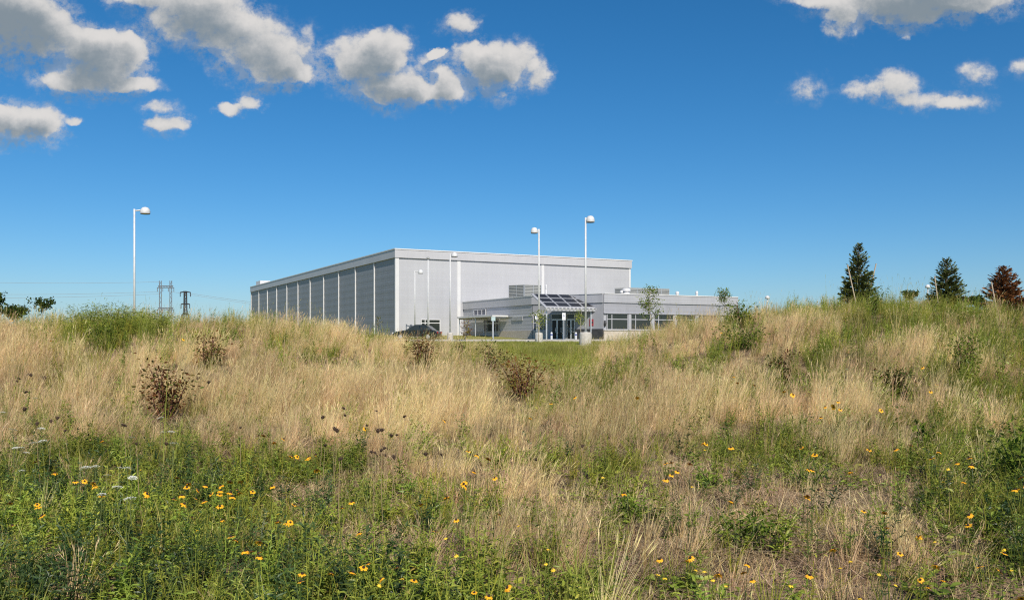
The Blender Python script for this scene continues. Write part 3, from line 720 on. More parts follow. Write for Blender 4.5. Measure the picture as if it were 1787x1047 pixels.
# ------------------------------------------------------------------ leaves and blades as arrays
def unit(v): return v / np.maximum(np.linalg.norm(v, axis=-1, keepdims=True), 1e-9)
def leaf_arrays(P, D, Nn, L, W, val, fold=.25, curl=.25):
    """Leaves with a midrib fold and a drooping tip: 8 points and 6 faces each."""
    D = unit(D); S = unit(np.cross(D, Nn)); U = unit(np.cross(S, D)); L = np.asarray(L)[:, None]; W = np.asarray(W)[:, None]
    at = lambda a, s, u: P + D * (L * a) + S * (W * s) + U * (L * u)
    rows = [at(0, 0, 0), at(.3, .42, fold * .25), at(.65, .36, fold * .2 - curl * .2), at(1, 0, -curl * .55),
            at(.65, -.36, fold * .2 - curl * .2), at(.3, -.42, fold * .25), at(.3, 0, 0), at(.65, 0, -curl * .2)]
    V = np.stack(rows, 1).reshape(-1, 3); n = len(P); b = (np.arange(n) * 8)[:, None]
    F = []
    for f in ((0, 6, 1), (0, 5, 6), (6, 7, 2, 1), (5, 4, 7, 6), (7, 3, 2), (4, 3, 7)): F += (b + np.array(f)).tolist()
    return V, F, np.repeat(val, 8)
def diamond_arrays(P, D, Nn, L, W, val):
    D = unit(D); S = unit(np.cross(D, Nn)); U = unit(np.cross(S, D)); L = np.asarray(L)[:, None]; W = np.asarray(W)[:, None]
    V = np.stack([P, P + D * L * .5 + S * W * .5 + U * W * .12, P + D * L, P + D * L * .5 - S * W * .5 + U * W * .12], 1).reshape(-1, 3)
    b = (np.arange(len(P)) * 4)[:, None]
    return V, (b + np.array((0, 3, 1))).tolist() + (b + np.array((3, 2, 1))).tolist(), np.repeat(val, 4)
def blade_arrays(P, az, H, lean, bend, W, val, twist=None):
    """Grass blades: 3 pairs of points and a tip."""
    n = len(P); dirh = np.stack([np.cos(az), np.sin(az), np.zeros(n)], 1); tw = az + math.pi / 2 if twist is None else twist
    side = np.stack([np.cos(tw), np.sin(tw), np.zeros(n)], 1)
    rows = []
    for t, w in ((0, 1), (.4, .85), (.75, .5), (1, 0)):
        off = (lean * t + bend * t * t); zz = H * (t - .35 * bend / np.maximum(H, .05) * t * t * .5)
        c = P + dirh * off[:, None]; c = c + np.stack([np.zeros(n), np.zeros(n), zz], 1)
        if w: rows += [c - side * (W * w / 2)[:, None], c + side * (W * w / 2)[:, None]]
        else: rows.append(c)
    V = np.stack(rows, 1).reshape(-1, 3); b = (np.arange(n) * 7)[:, None]
    F = (b + np.array((0, 1, 3, 2))).tolist() + (b + np.array((2, 3, 5, 4))).tolist() + (b + np.array((4, 5, 6))).tolist()
    return V, F, np.repeat(val, 7)
def merge(*parts):
    V, F, A, o = [], [], [], 0
    for v, f, a in parts:
        V.append(v); F += [[i + o for i in q] for q in f]; A.append(a); o += len(v)
    return np.concatenate(V), F, np.concatenate(A)
def stem_arrays(pts, w, val):                          # crossed thin strip along a polyline
    pts = np.asarray(pts); n = len(pts); V = []; F = []
    for ax in ((1, 0, 0), (0, 1, 0)):
        o = len(V)
        for k, p in enumerate(pts): q = w * (1 - .5 * k / (n - 1)); V += [p - np.array(ax) * q / 2, p + np.array(ax) * q / 2]
        for k in range(n - 1): F.append([o + 2 * k, o + 2 * k + 1, o + 2 * k + 3, o + 2 * k + 2])
    return np.array(V), F, np.full(len(V), val)

# ------------------------------------------------------------------ where the shrubs stand (the grass thins out round them)
SHRUBS = (
    ('shrub', 'red-brown shrub with dark bare stalks on the left mound slope', 292, 700, 612, 100, 'red', 'red_stem', dict(nst=13, nleaf=420, low=.3)),
    ('shrub', 'dark reddish shrub high on the left mound, above the stalky one', 366, 622, 570, 74, 'red', 'red_stem', dict(nst=10, nleaf=330)),
    ('shrub', 'rusty shrub standing in front of the black car', 737, 626, 566, 60, 'red', 'red_stem', dict(nst=13, nleaf=520, low=.05)),
    ('shrub', 'amber and red shrub alone in the middle of the gap', 912, 674, 598, 112, 'amber', 'red_stem', dict(nst=14, nleaf=460, low=.25)),
    ('shrub', 'low olive shrub behind the amber shrub in the gap', 856, 632, 586, 80, 'redgreen', 'red_stem', dict(nst=7, nleaf=320)),
    ('shrub', 'small pale-stemmed shrub beside the rusty one, below the lamp base', 806, 612, 586, 30, 'redgreen', 'red_stem', dict(nst=5, nleaf=120)),
    ('shrub', 'small round brown-green shrub on the right mound slope', 1368, 650, 607, 52, 'redgreen', 'red_stem', dict(nst=7, nleaf=340)),
    ('shrub', 'wider olive shrub low on the right mound slope', 1555, 672, 624, 84, 'redgreen', 'red_stem', dict(nst=9, nleaf=560)),
    ('shrub', 'tall narrow dark shrub on the right mound', 1688, 645, 552, 56, 'green', 'red_stem', dict(nst=9, nleaf=700, ls=(.03, .06))),
    ('shrub', 'broad feathery green bush on the left crest beside the lamp post', 205, 576, 520, 84, 'feather', 'green_stem', dict(nst=16, nleaf=1300, ls=(.05, .09), lw=(.14, .26), low=.15)),
    ('shrub', 'ragged feathery green bush on the left crest, farthest from the lamp post', 148, 572, 516, 74, 'feather', 'green_stem', dict(nst=13, nleaf=1000, ls=(.05, .09), lw=(.14, .26), low=.15)),
    ('shrub', 'low sprawling green bush in front of the feathery bushes on the left crest', 176, 592, 548, 60, 'green', 'green_stem', dict(nst=9, nleaf=380, ls=(.04, .07))),
    ('shrub', 'smaller feathery green bush on the left crest, past the lamp post', 266, 570, 530, 80, 'feather', 'green_stem', dict(nst=11, nleaf=800, ls=(.05, .09), lw=(.14, .26), low=.15)),
    ('shrub', 'leaning green bush at the left brow of the right mound', 1296, 556, 518, 62, 'green', 'red_stem', dict(nst=9, nleaf=520, ls=(.04, .08))),
    ('shrub', 'low green bush on the face of the right mound below the brow', 1290, 592, 556, 90, 'green', 'green_stem', dict(nst=10, nleaf=700)),
    ('shrub', 'dark leafy clump at the right picture edge', 1782, 850, 715, 90, 'green', 'green_stem', dict(nst=12, nleaf=800, ls=(.04, .08))),
    ('shrub', 'green leafy weed bush under the first spruce', 1522, 534, 492, 50, 'green', 'green_stem', dict(nst=8, nleaf=360)),
    ('milkweed', 'upright broad-leaved plant on the right slope among dry grass', 1600, 755, 706, 28, 'green', 'green_stem', dict(nst=3, nleaf=60, ls=(.08, .13), low=.05)),
    ('weed_bush', 'dense green weed clump, nearest the bare ground patch on the right', 1300, 945, 876, 150, 'green', 'green_stem', dict(nst=16, nleaf=760, ls=(.03, .06), low=.05)),
    ('weed_bush', 'small round green weed clump left of the bare ground patch', 1092, 905, 855, 78, 'green', 'green_stem', dict(nst=9, nleaf=520, ls=(.03, .055), low=.05)),
    ('weed_bush', 'spreading yellow-green weed bush above the bare ground patch', 1405, 845, 772, 130, 'feather', 'green_stem', dict(nst=12, nleaf=900, ls=(.03, .06), lw=(.15, .3), low=.1)),
    ('weed_bush', 'low flat dark-leaved clump on the bare ground patch', 1248, 848, 822, 62, 'green', 'green_stem', dict(nst=8, nleaf=260, ls=(.04, .08), low=.05)))
def sized(px, py, pyt, wpx):
    """Foot, height and width of a shrub whose visible foot, at the grass tops, is at (px, py)."""
    g = .3 if py < 800 else .06; p = hit(px, py, g); return p, (py - pyt) / FPX * p.y + g, wpx / FPX * p.y
SPOTS = []
for q in SHRUBS:
    p_, h_, w_ = sized(q[2], q[3], q[4], q[5]); SPOTS.append((p_.x, p_.y, w_, h_))
def thin(x, y):
    """0 at a shrub's foot and just in front of it, 1 away from shrubs."""
    f = np.ones_like(x)
    for sx_, sy_, w_, h_ in SPOTS:
        dy = y - sy_; dx = (x - sx_ * y / sy_) / (w_ * .55)
        e = np.clip(1.25 - np.abs(dx), 0, 1) * np.clip(1 - np.where(dy > 0, dy / (w_ * .6), -dy / (.9 + 2.2 * (sy_ > 12))), 0, 1)
        f = np.minimum(f, 1 - np.clip(e * 2.2, 0, 1))
    return f

# ------------------------------------------------------------------ plant kinds that are scattered
MATL = {}
MATL['straw'] = leaf_mat('dry_grass_blade', [(0, (.45, .292, .125)), (.35, (.70, .505, .245)), (.75, (.87, .68, .385)), (1, (.64, .55, .23))], .28)
MATL['thatch'] = leaf_mat('fallen_straw', [(0, (.30, .20, .115)), (.5, (.50, .365, .225)), (1, (.62, .49, .33))], .2)
MATL['green'] = leaf_mat('green_grass_blade', [(0, (.15, .19, .03)), (.5, (.31, .33, .065)), (.85, (.47, .43, .14)), (1, (.60, .48, .23))], .32)
MATL['forb'] = leaf_mat('weed_leaf', [(0, (.10, .145, .02)), (.5, (.235, .30, .04)), (.85, (.40, .44, .07)), (1, (.46, .38, .1))], .3, gloss=.025)
MATL['yellow_forb'] = leaf_mat('yellow_green_leaf', [(0, (.20, .24, .03)), (.5, (.36, .37, .05)), (1, (.52, .46, .09))], .35)
MATL['dark_forb'] = leaf_mat('dark_weed_leaf', [(0, (.03, .065, .018)), (.6, (.07, .12, .03)), (1, (.13, .18, .045))], .35, gloss=.04)
def rr(a, b, n): return rng.uniform(a, b, n)
def dry_tuft(n, hmin, hmax, rad, plume=.25, w=(.0022, .0052), lean=.16, tone=.5):
    az = rr(0, 2 * math.pi, n); r = rad * np.sqrt(rng.random(n)); P = np.stack([r * np.cos(az), r * np.sin(az), np.full(n, -.02)], 1)
    H = hmin + (hmax - hmin) * rng.random(n) ** 1.1; az2 = az + rng.normal(0, .7, n); val = np.clip(rng.normal(tone, .26, n), 0, 1)
    k = rng.random(n) < .08; lean = np.where(k, 1.1, lean); H = np.where(k, H * .6, H)      # broken, bent-over blades
    V, F, A = blade_arrays(P, az2, H, rr(.0, lean, n) * H, rr(.0, .28, n) * H, rr(*w, n), val, rr(0, math.pi, n))
    k = np.where(rng.random(n) < plume)[0]; k = k[H[k] > hmin + (hmax - hmin) * .4]
    if len(k):
        m = 4; tips = V.reshape(-1, 7, 3)[k, 6]; mid = V.reshape(-1, 7, 3)[k, 4]; d = unit(tips - mid)
        T = np.repeat(mid + (tips - mid) * .2, m, 0) + np.repeat(tips - mid, m, 0) * rr(0, .8, m * len(k))[:, None]
        dd = unit(np.repeat(d, m, 0) + rng.normal(0, .12, (m * len(k), 3)))
        a2 = np.repeat(np.clip(val[k] + .2, 0, .9), m)
        return merge((V, F, A), diamond_arrays(T, dd, rng.normal(0, 1, T.shape), rr(.06, .12, len(T)), rr(.003, .005, len(T)), a2))
    return V, F, A
def thatch(n, rad):
    P = np.stack([rr(-rad, rad, n), rr(-rad, rad, n), rr(.0, .05, n)], 1); az = rr(0, 2 * math.pi, n)
    return blade_arrays(P, az, rr(.0, .07, n), rr(.10, .32, n), rr(0, .05, n), rr(.003, .006, n), rng.random(n))
def green_tuft(n, hmin, hmax, rad):
    az = rr(0, 2 * math.pi, n); r = rad * np.sqrt(rng.random(n)); P = np.stack([r * np.cos(az), r * np.sin(az), np.full(n, -.02)], 1); H = rr(hmin, hmax, n)
    return blade_arrays(P, az + rng.normal(0, .7, n), H, rr(.02, .2, n) * H * 1.4, rr(.05, .55, n) * H, rr(.004, .008, n), np.clip(rng.normal(.42, .25, n), 0, 1), rr(0, math.pi, n))
def forb(h, nst, nl, ll, lw, spread=.16, droop=.1, top=True):
    parts = []
    for s in range(nst):
        az = rng.uniform(0, 2 * math.pi); hh = h * rng.uniform(.6, 1); lean = rng.uniform(.02, spread)
        pts = [np.array([math.cos(az) * lean * t * t * 1.0, math.sin(az) * lean * t * t, hh * t - .02]) + np.array([math.cos(az), math.sin(az), 0]) * .02 for t in (0, .33, .66, 1)]
        parts.append(stem_arrays(pts, .006, .75))
        t = np.sort(rr(.06, 1, nl)); P = np.stack([np.interp(t, (0, .33, .66, 1), [p[i] for p in pts]) for i in range(3)], 1)
        a = np.arange(nl) * 2.4 + rng.uniform(0, 6) + rng.normal(0, .3, nl); up = rr(-.25, .75, nl) + .25 * t
        D = np.stack([np.cos(a), np.sin(a), up], 1); L = rr(*ll, nl) * (1.1 - .55 * t)
        parts.append(leaf_arrays(P, D, np.tile([0, 0, 1.], (nl, 1)) + rng.normal(0, .25, (nl, 3)), L, L * rr(*lw, nl), np.clip(rng.normal(.45, .22, nl), 0, 1), curl=rng.uniform(.1, .5)))
    return merge(*parts)
def cover(n, rad, h, ll):                               # low broad ground leaves
    az = rr(0, 2 * math.pi, n); r = rad * np.sqrt(rng.random(n)); P = np.stack([r * np.cos(az), r * np.sin(az), rr(.01, h, n) * (1 - .5 * (r / rad) ** 2)], 1)
    a = rr(0, 2 * math.pi, n); D = np.stack([np.cos(a), np.sin(a), rr(-.2, .6, n)], 1); L = rr(*ll, n)
    return leaf_arrays(P, D, np.tile([0, 0, 1.], (n, 1)) + rng.normal(0, .35, (n, 3)), L, L * rr(.35, .6, n), np.clip(rng.normal(.45, .22, n), 0, 1))

def scatter(name, label, kinds, mat, pts, rz, tilt, scl, tint, cat):
    """One stuff object: points on the ground, each carrying one of the plant meshes."""
    src = bpy.data.collections.new(name + '_kinds')
    for (V, F, A) in kinds:
        me = mesh_from(name + '_plant', V, F, mat, A)
        src.objects.link(bpy.data.objects.new(name + '_plant', me))
    n = len(pts); me = bpy.data.meshes.new(name); me.vertices.add(n)
    me.vertices.foreach_set('co', pts.astype(np.float32).reshape(-1))
    # lean (about the wind axis) after a random spin: matrix -> euler
    cz, sz = np.cos(rz), np.sin(rz); tx, ty = tilt[:, 0], tilt[:, 1]
    cx_, sx_, cy_, sy_ = np.cos(tx), np.sin(tx), np.cos(ty), np.sin(ty)
    # T = Ry(ty) @ Rx(tx); M = T @ Rz
    T = np.zeros((n, 3, 3)); T[:, 0, 0] = cy_; T[:, 0, 1] = sy_ * sx_; T[:, 0, 2] = sy_ * cx_; T[:, 1, 1] = cx_; T[:, 1, 2] = -sx_; T[:, 2, 0] = -sy_; T[:, 2, 1] = cy_ * sx_; T[:, 2, 2] = cy_ * cx_
    Z = np.zeros((n, 3, 3)); Z[:, 0, 0] = cz; Z[:, 0, 1] = -sz; Z[:, 1, 0] = sz; Z[:, 1, 1] = cz; Z[:, 2, 2] = 1
    Mx = T @ Z
    eul = np.stack([np.arctan2(Mx[:, 2, 1], Mx[:, 2, 2]), -np.arcsin(np.clip(Mx[:, 2, 0], -1, 1)), np.arctan2(Mx[:, 1, 0], Mx[:, 0, 0])], 1)
    a = me.attributes.new('rot', 'FLOAT_VECTOR', 'POINT'); a.data.foreach_set('vector', eul.astype(np.float32).reshape(-1))
    a = me.attributes.new('scl', 'FLOAT_VECTOR', 'POINT'); a.data.foreach_set('vector', scl.astype(np.float32).reshape(-1))
    a = me.attributes.new('tint', 'FLOAT', 'POINT'); a.data.foreach_set('value', tint.astype(np.float32))
    a = me.attributes.new('pick', 'INT', 'POINT'); a.data.foreach_set('value', rng.integers(0, len(kinds), n).astype(np.int32))
    ob = link_mesh(name, me)
    g = bpy.data.node_groups.new(name + '_scatter', 'GeometryNodeTree')
    g.interface.new_socket('Geometry', in_out='INPUT', socket_type='NodeSocketGeometry'); g.interface.new_socket('Geometry', in_out='OUTPUT', socket_type='NodeSocketGeometry')
    gi = g.nodes.new('NodeGroupInput'); go = g.nodes.new('NodeGroupOutput')
    ip = g.nodes.new('GeometryNodeInstanceOnPoints'); ci = g.nodes.new('GeometryNodeCollectionInfo')
    ci.inputs['Collection'].default_value = src; ci.inputs['Separate Children'].default_value = True; ci.inputs['Reset Children'].default_value = True
    def named(nm, ty):
        q = g.nodes.new('GeometryNodeInputNamedAttribute'); q.data_type = ty; q.inputs['Name'].default_value = nm; return q.outputs['Attribute']
    g.links.new(gi.outputs[0], ip.inputs['Points']); g.links.new(ci.outputs[0], ip.inputs['Instance']); ip.inputs['Pick Instance'].default_value = True
    g.links.new(named('pick', 'INT'), ip.inputs['Instance Index']); g.links.new(named('rot', 'FLOAT_VECTOR'), ip.inputs['Rotation']); g.links.new(named('scl', 'FLOAT_VECTOR'), ip.inputs['Scale'])
    g.links.new(ip.outputs[0], go.inputs[0])
    md = ob.modifiers.new('scatter', 'NODES'); md.node_group = g
    tag(ob, label, cat, None, 'stuff')
    return ob

# where it is green and where dry, as the photograph shows; rows and columns of the picture projected onto the ground
GXC = np.array([0, 200, 400, 600, 800, 1000, 1200, 1400, 1600, 1787.])
GYC = np.array([520, 560, 600, 650, 700, 750, 800, 860, 920, 980, 1047.])
GREEN = np.array([
    [.62, .66, .42, .16, .2, .2, .50, .52, .56, .68],
    [.36, .50, .32, .12, .14, .06, .22, .54, .56, .66],
    [.12, .30, .26, .14, .20, .08, .10, .36, .52, .62],
    [.10, .22, .15, .14, .20, .18, .16, .24, .34, .50],
    [.16, .28, .12, .08, .18, .24, .22, .26, .36, .56],
    [.44, .45, .26, .20, .28, .30, .24, .36, .44, .70],
    [.82, .72, .52, .40, .36, .34, .30, .50, .54, .80],
    [.97, .92, .78, .60, .40, .30, .32, .44, .54, .80],
    [.98, .96, .85, .70, .46, .30, .32, .36, .50, .80],
    [.94, .92, .88, .76, .50, .34, .38, .42, .50, .80],
    [.84, .80, .82, .80, .54, .48, .56, .62, .62, .84]])
def greenness(x, y, z):
    px = CX + x / np.maximum(y, .5) * FPX; py = HY - (z + .15 - EYE) / np.maximum(y, .5) * FPX
    px = np.clip(px, 0, 1786.9); py = np.clip(py, 520.1, 1046.9)
    i = np.clip(np.searchsorted(GXC, px) - 1, 0, 8); j = np.clip(np.searchsorted(GYC, py) - 1, 0, 9)
    fx = (px - GXC[i]) / (GXC[i + 1] - GXC[i]); fy = (py - GYC[j]) / (GYC[j + 1] - GYC[j])
    g = GREEN[j, i] * (1 - fx) * (1 - fy) + GREEN[j, i + 1] * fx * (1 - fy) + GREEN[j + 1, i] * (1 - fx) * fy + GREEN[j + 1, i + 1] * fx * fy
    back = np.clip((y - 31) / 5, 0, 1); return g * (1 - back) + .5 * back
def spread(dens, d0, d1, jitter=True):
    """Random ground points in the wedge the camera sees (and well to its sides), dens per square metre."""
    hw = .70 * d1 + 2; n = int(dens * 2 * hw * (d1 - d0)); x = rr(-hw, hw, n); y = rr(d0, d1, n)
    k = np.abs(x) < .70 * y + 2; x, y = x[k], y[k]; return x, y, ground(x, y)
def rings(spec):
    q = [spread(*s) for s in spec]; return tuple(np.concatenate([a[i] for a in q]) for i in range(3))
def bare(x, y):                                         # trodden bare patches
    return np.clip((fbm(x * .55 + 9, y * .35 + 4, 3) - .52) * 9, 0, 1) * np.clip((12.5 - y) / 3, 0, 1) * np.clip((x - .3) / 1.5, 0, 1)
WIND = R(13)
def wind_tilt(n, amt, sd=.1): return np.stack([rng.normal(0, sd, n), rng.normal(amt, sd, n)], 1)
def put(name, label, cat, kinds, mat, spec, prob, smin, smax, tilt=.0, sd=.08, hscale=None):
    x, y, z = rings(spec); g = greenness(x, y, z); pr = prob(x, y, g); k = rng.random(len(x)) < pr
    x, y, z = x[k], y[k], z[k]; n = len(x); s = rr(smin, smax, n)
    h = s * (hscale(x, y) if hscale is not None else 1.0)
    tn = np.clip(fbm(x * .5 + 3, y * .5, 4) * 1.5 - .25 + rng.normal(0, .22, n), 0, 1)
    return scatter(name, label, kinds, mat, np.stack([x, y, z], 1), rr(0, 2 * math.pi, n), wind_tilt(n, tilt, sd), np.stack([s, s, h], 1), tn, cat)
clump = lambda x, y, f, o=0: np.clip((fbm(x * f + o, y * f + o * .7, 3) - .5) * 4 + .5, 0, 1)
up_far = lambda x, y: 1 + .75 * np.clip((y - 11) / 7, 0, 1)
# green weeds only where a slow noise lets them, so that greens come in clumps
gmask = lambda x, y, g: np.clip((g + (fbm(x * 1.0 + 31, y * .8 + 11, 4) - .5) * 1.7 - .26) * 2.1, 0, 1)
def valley(x, y):                                       # the open gap between the mounds
    return np.clip(.62 - smoothed(x, SX, SH, .5) * 2.6, 0, 1) * np.clip((y - 18) / 5, 0, 1)
def dry_height(x, y): return (.42 + .8 * clump(x, y, .7, 5)) * (.75 + .25 * np.clip((y - 9) / 5, 0, 1)) * (1 - .5 * valley(x, y)) * (.12 + .88 * thin(x, y))

dry_k = [dry_tuft(60, .26, .60, .08, tone=t) for t in (.3, .45, .6, .55, .7)] + [dry_tuft(42, .36, .74, .05, .45, tone=t) for t in (.5, .62, .75, .8)] + [dry_tuft(60, .12, .36, .13, .1, tone=t) for t in (.25, .4, .5)]
put('dry_grass', 'tall straw-coloured dry grass covering both mounds and the meadow', 'grass', dry_k, MATL['straw'],
    [(30, 2.5, 12), (30, 12, 22), (26, 22, 33), (9, 33, 47)],
    lambda x, y, g: np.clip(1.05 - 1.0 * gmask(x, y, g), .08, 1) * (.2 + .8 * thin(x, y)) * (1 - .6 * bare(x, y)) * (.22 + .78 * clump(x, y, .9, 2)) * np.where(y < 12, .75, 1) * (1 - .8 * valley(x, y) * (y > 27)), .7, 1.15, WIND, .13, dry_height)
put('short_dry_grass', 'short broken dry grass between the taller tufts', 'grass', [dry_tuft(46, .05, .2, .16, 0, (.002, .0045), .6, t) for t in (.35, .5, .65, .8)], MATL['straw'],
    [(22, 2.5, 13), (8, 13, 26)], lambda x, y, g: np.clip(.9 - .9 * gmask(x, y, g), .04, .8), .8, 1.3, WIND, .2)
put('fallen_straw', 'matted fallen straw lying on the bare soil between the plants', 'straw', [thatch(90, .22) for _ in range(5)], MATL['thatch'],
    [(16, 2.5, 14), (5, 14, 30)], lambda x, y, g: np.clip(1 - 1.0 * gmask(x, y, g), .08, .95), .8, 1.3, 0, .05)
put('green_grass', 'green grass blades mixed through the dry grass', 'grass', [green_tuft(40, .12, .34, .10) for _ in range(5)] + [green_tuft(24, .25, .5, .05) for _ in range(3)], MATL['green'],
    [(16, 2.5, 12), (13, 12, 24), (14, 24, 46)], lambda x, y, g: np.clip(gmask(x, y, g) * .5 + .07 + .8 * valley(x, y) * (y > 26), 0, 1) * (1 - .4 * bare(x, y)), .7, 1.2, WIND * .6, .12, up_far)
put('leafy_weeds', 'leafy green weeds growing in clumps through the meadow', 'weeds',
    [forb(.40, 5, 18, (.05, .10), (.24, .36)) for _ in range(4)] + [forb(.52, 3, 26, (.04, .08), (.22, .32), .1) for _ in range(3)] + [forb(.3, 6, 15, (.045, .09), (.3, .5), .22) for _ in range(4)], MATL['forb'],
    [(34, 2.5, 11), (20, 11, 22), (14, 22, 34)], lambda x, y, g: np.clip(gmask(x, y, g) * .95 * (.25 + .75 * clump(x, y, .9, 14)) + .03, 0, 1) * (1 - .35 * bare(x, y)), .6, 1.2, .05, .12, up_far)
put('ground_cover', 'low broad green leaves hugging the ground', 'weeds', [cover(60, .2, .16, (.025, .055)) for _ in range(4)] + [cover(34, .16, .12, (.05, .09)) for _ in range(2)], MATL['forb'],
    [(26, 2.5, 11), (10, 11, 20)], lambda x, y, g: np.clip(gmask(x, y, g) * .9 + .06, 0, 1) * (.3 + .7 * clump(x, y, 1.1, 40)), .7, 1.3, 0, .05)
put('dark_weeds', 'dark green weedy plants at the lower corners of the meadow', 'weeds', [forb(.5, 5, 22, (.05, .1), (.25, .4), .2) for _ in range(4)], MATL['dark_forb'],
    [(16, 2.5, 11), (3, 11, 30)], lambda x, y, g: np.clip((g - .55) * 2.6, 0, .9) * (.3 + .7 * clump(x, y, .6, 77)) + .02, .6, 1.15, .03, .12)
put('yellow_green_weeds', 'yellow-green feathery weeds scattered over the slopes', 'weeds', [forb(.45, 5, 26, (.03, .06), (.12, .2), .18) for _ in range(4)], MATL['yellow_forb'],
    [(6, 2.5, 14), (8, 14, 34)], lambda x, y, g: np.clip(gmask(x, y, g) * clump(x, y, .55, 23) * .9 + .04, 0, 1), .6, 1.2, .06, .12, up_far)
# mown lawn by the building: short blades where they still show
put('lawn_grass', 'short green lawn between the mounds and the building', 'grass', [green_tuft(60, .06, .14, .25) for _ in range(4)], MATL['green'],
    [(4, 46, 72)], lambda x, y, g: (np.abs(x) < 16) * .9 * (y < 70.2 + .1 * x), .9, 1.4, .05, .1)
put('tall_crest_grass', 'tall thin seeding grass stems standing along the crests of the mounds', 'grass', [dry_tuft(9, .7, 1.15, .10, .9, (.003, .005), .2) for _ in range(4)], MATL['green'],
    [(2.2, 24, 31)], lambda x, y, g: (np.abs(x) > 5) * np.where(x > 8, .8, .35) * clump(x, y, .6, 61), .8, 1.2, WIND, .15)

# ------------------------------------------------------------------ shrubs, young trees, spruces
LM = {}
LM['red'] = leaf_mat('red_brown_shrub_leaf', [(0, (.085, .03, .014)), (.35, (.16, .068, .026)), (.6, (.15, .12, .036)), (1, (.13, .17, .04))], .3, False)
LM['redgreen'] = leaf_mat('olive_shrub_leaf', [(0, (.11, .035, .018)), (.3, (.08, .075, .02)), (.7, (.07, .10, .025)), (1, (.17, .19, .05))], .3, False)
LM['amber'] = leaf_mat('amber_shrub_leaf', [(0, (.18, .065, .024)), (.4, (.26, .14, .04)), (.7, (.17, .18, .04)), (1, (.38, .33, .07))], .35, False)
LM['green'] = leaf_mat('green_shrub_leaf', [(0, (.06, .10, .018)), (.5, (.14, .20, .03)), (1, (.27, .32, .055))], .35, False)
LM['feather'] = leaf_mat('feathery_shrub_leaf', [(0, (.14, .19, .03)), (.5, (.28, .34, .06)), (1, (.46, .47, .10))], .4, False)
LM['dark'] = leaf_mat('dark_tree_leaf', [(0, (.02, .04, .012)), (.6, (.045, .075, .02)), (1, (.09, .12, .03))], .25, False)
LM['spruce'] = leaf_mat('spruce_needle', [(0, (.05, .07, .022)), (.5, (.125, .155, .045)), (1, (.26, .28, .08))], .2, False)
LM['spruce_brown'] = leaf_mat('browned_spruce_needle', [(0, (.11, .04, .018)), (.5, (.25, .105, .042)), (.85, (.33, .17, .06)), (1, (.18, .18, .05))], .2, False)
LM['susan_leaf'] = leaf_mat('flower_stalk_leaf', [(0, (.07, .12, .03)), (1, (.17, .22, .06))], .35, False)
def shrub(name, label, cat, pos, H, Wd, leaf, stem, nst=7, nleaf=420, ls=(.035, .07), lw=(.4, .6), low=.2, flat=.5, lean=(0, 0), narrow=False, group=None):
    root = empty(name, pos); tag(root, label, cat, group)
    if pos.y > 13: nleaf = int(nleaf * 2.0); ls = (ls[0] * 1.25, ls[1] * 1.25)
    P, D, A = [], [], []
    for k in range(nst):
        a = rng.uniform(0, 2 * math.pi); e = rng.uniform(.15, 1) * Wd / 2; h = H * rng.uniform(.48, 1.0) * (1 - .25 * e / (Wd / 2))
        tip = Vector((math.cos(a) * e + lean[0], math.sin(a) * e * .8 + lean[1], h)); st = Vector((math.cos(a) * .05, math.sin(a) * .05, -.1))
        mid = st.lerp(tip, .5) + Vector((rng.normal(0, .05 * Wd), rng.normal(0, .05 * Wd), 0)) + Vector((-math.cos(a), -math.sin(a), 0)) * e * .15
        q = [st, st.lerp(mid, .55), mid, mid.lerp(tip, .55) + Vector((0, 0, .03 * H)), tip]
        MB().tube(q, [.012 + .006 * H, .011 + .004 * H, .011, .007, .003], 5).build('stem', M[stem], root, None, True)
        qs = np.array([tuple(v) for v in q]); n = nleaf // nst
        t = low + (1 - low) * rng.random(n) ** .8
        c = np.stack([np.interp(t, np.linspace(0, 1, 5), qs[:, i]) for i in range(3)], 1)
        off = rng.normal(0, 1, (n, 3)) * np.array([Wd * .12, Wd * .12, H * .05]) * (.4 + .9 * t)[:, None]
        c = c + off; c[:, 2] = np.maximum(c[:, 2], .03); P.append(c)
        d = off * np.array([1, 1, .4]) + rng.normal(0, .06, (n, 3)); d[:, 2] += .02; D.append(d)
        A.append(np.clip(rng.normal(.5, .25, n) + rng.normal(0, .14), 0, 1))
    P, D, A = np.concatenate(P), np.concatenate(D), np.concatenate(A); n = len(P); L = rr(*ls, n)
    V, F, A = leaf_arrays(P, D, np.tile([0, 0, 1.], (n, 1)) + rng.normal(0, .6, (n, 3)), L, L * rr(*lw, n), A)
    lo = link_mesh('leaves', mesh_from('leaves', V, F, LM[leaf], A), root); lo['kind'] = 'stuff'
    return root
def at_base(px, py): return hit(px, py, 0)
S = 'shrubs dotted over the meadow'
for nm, lab, px, py, pyt, wpx, leaf, stem, kw in SHRUBS:
    p, H, Wd = sized(px, py, pyt, wpx)
    if pyt < 560: p.z -= .02
    shrub(nm, lab, 'shrub' if nm == 'shrub' else 'plant', p, H, Wd, leaf, stem, group=S, **kw)
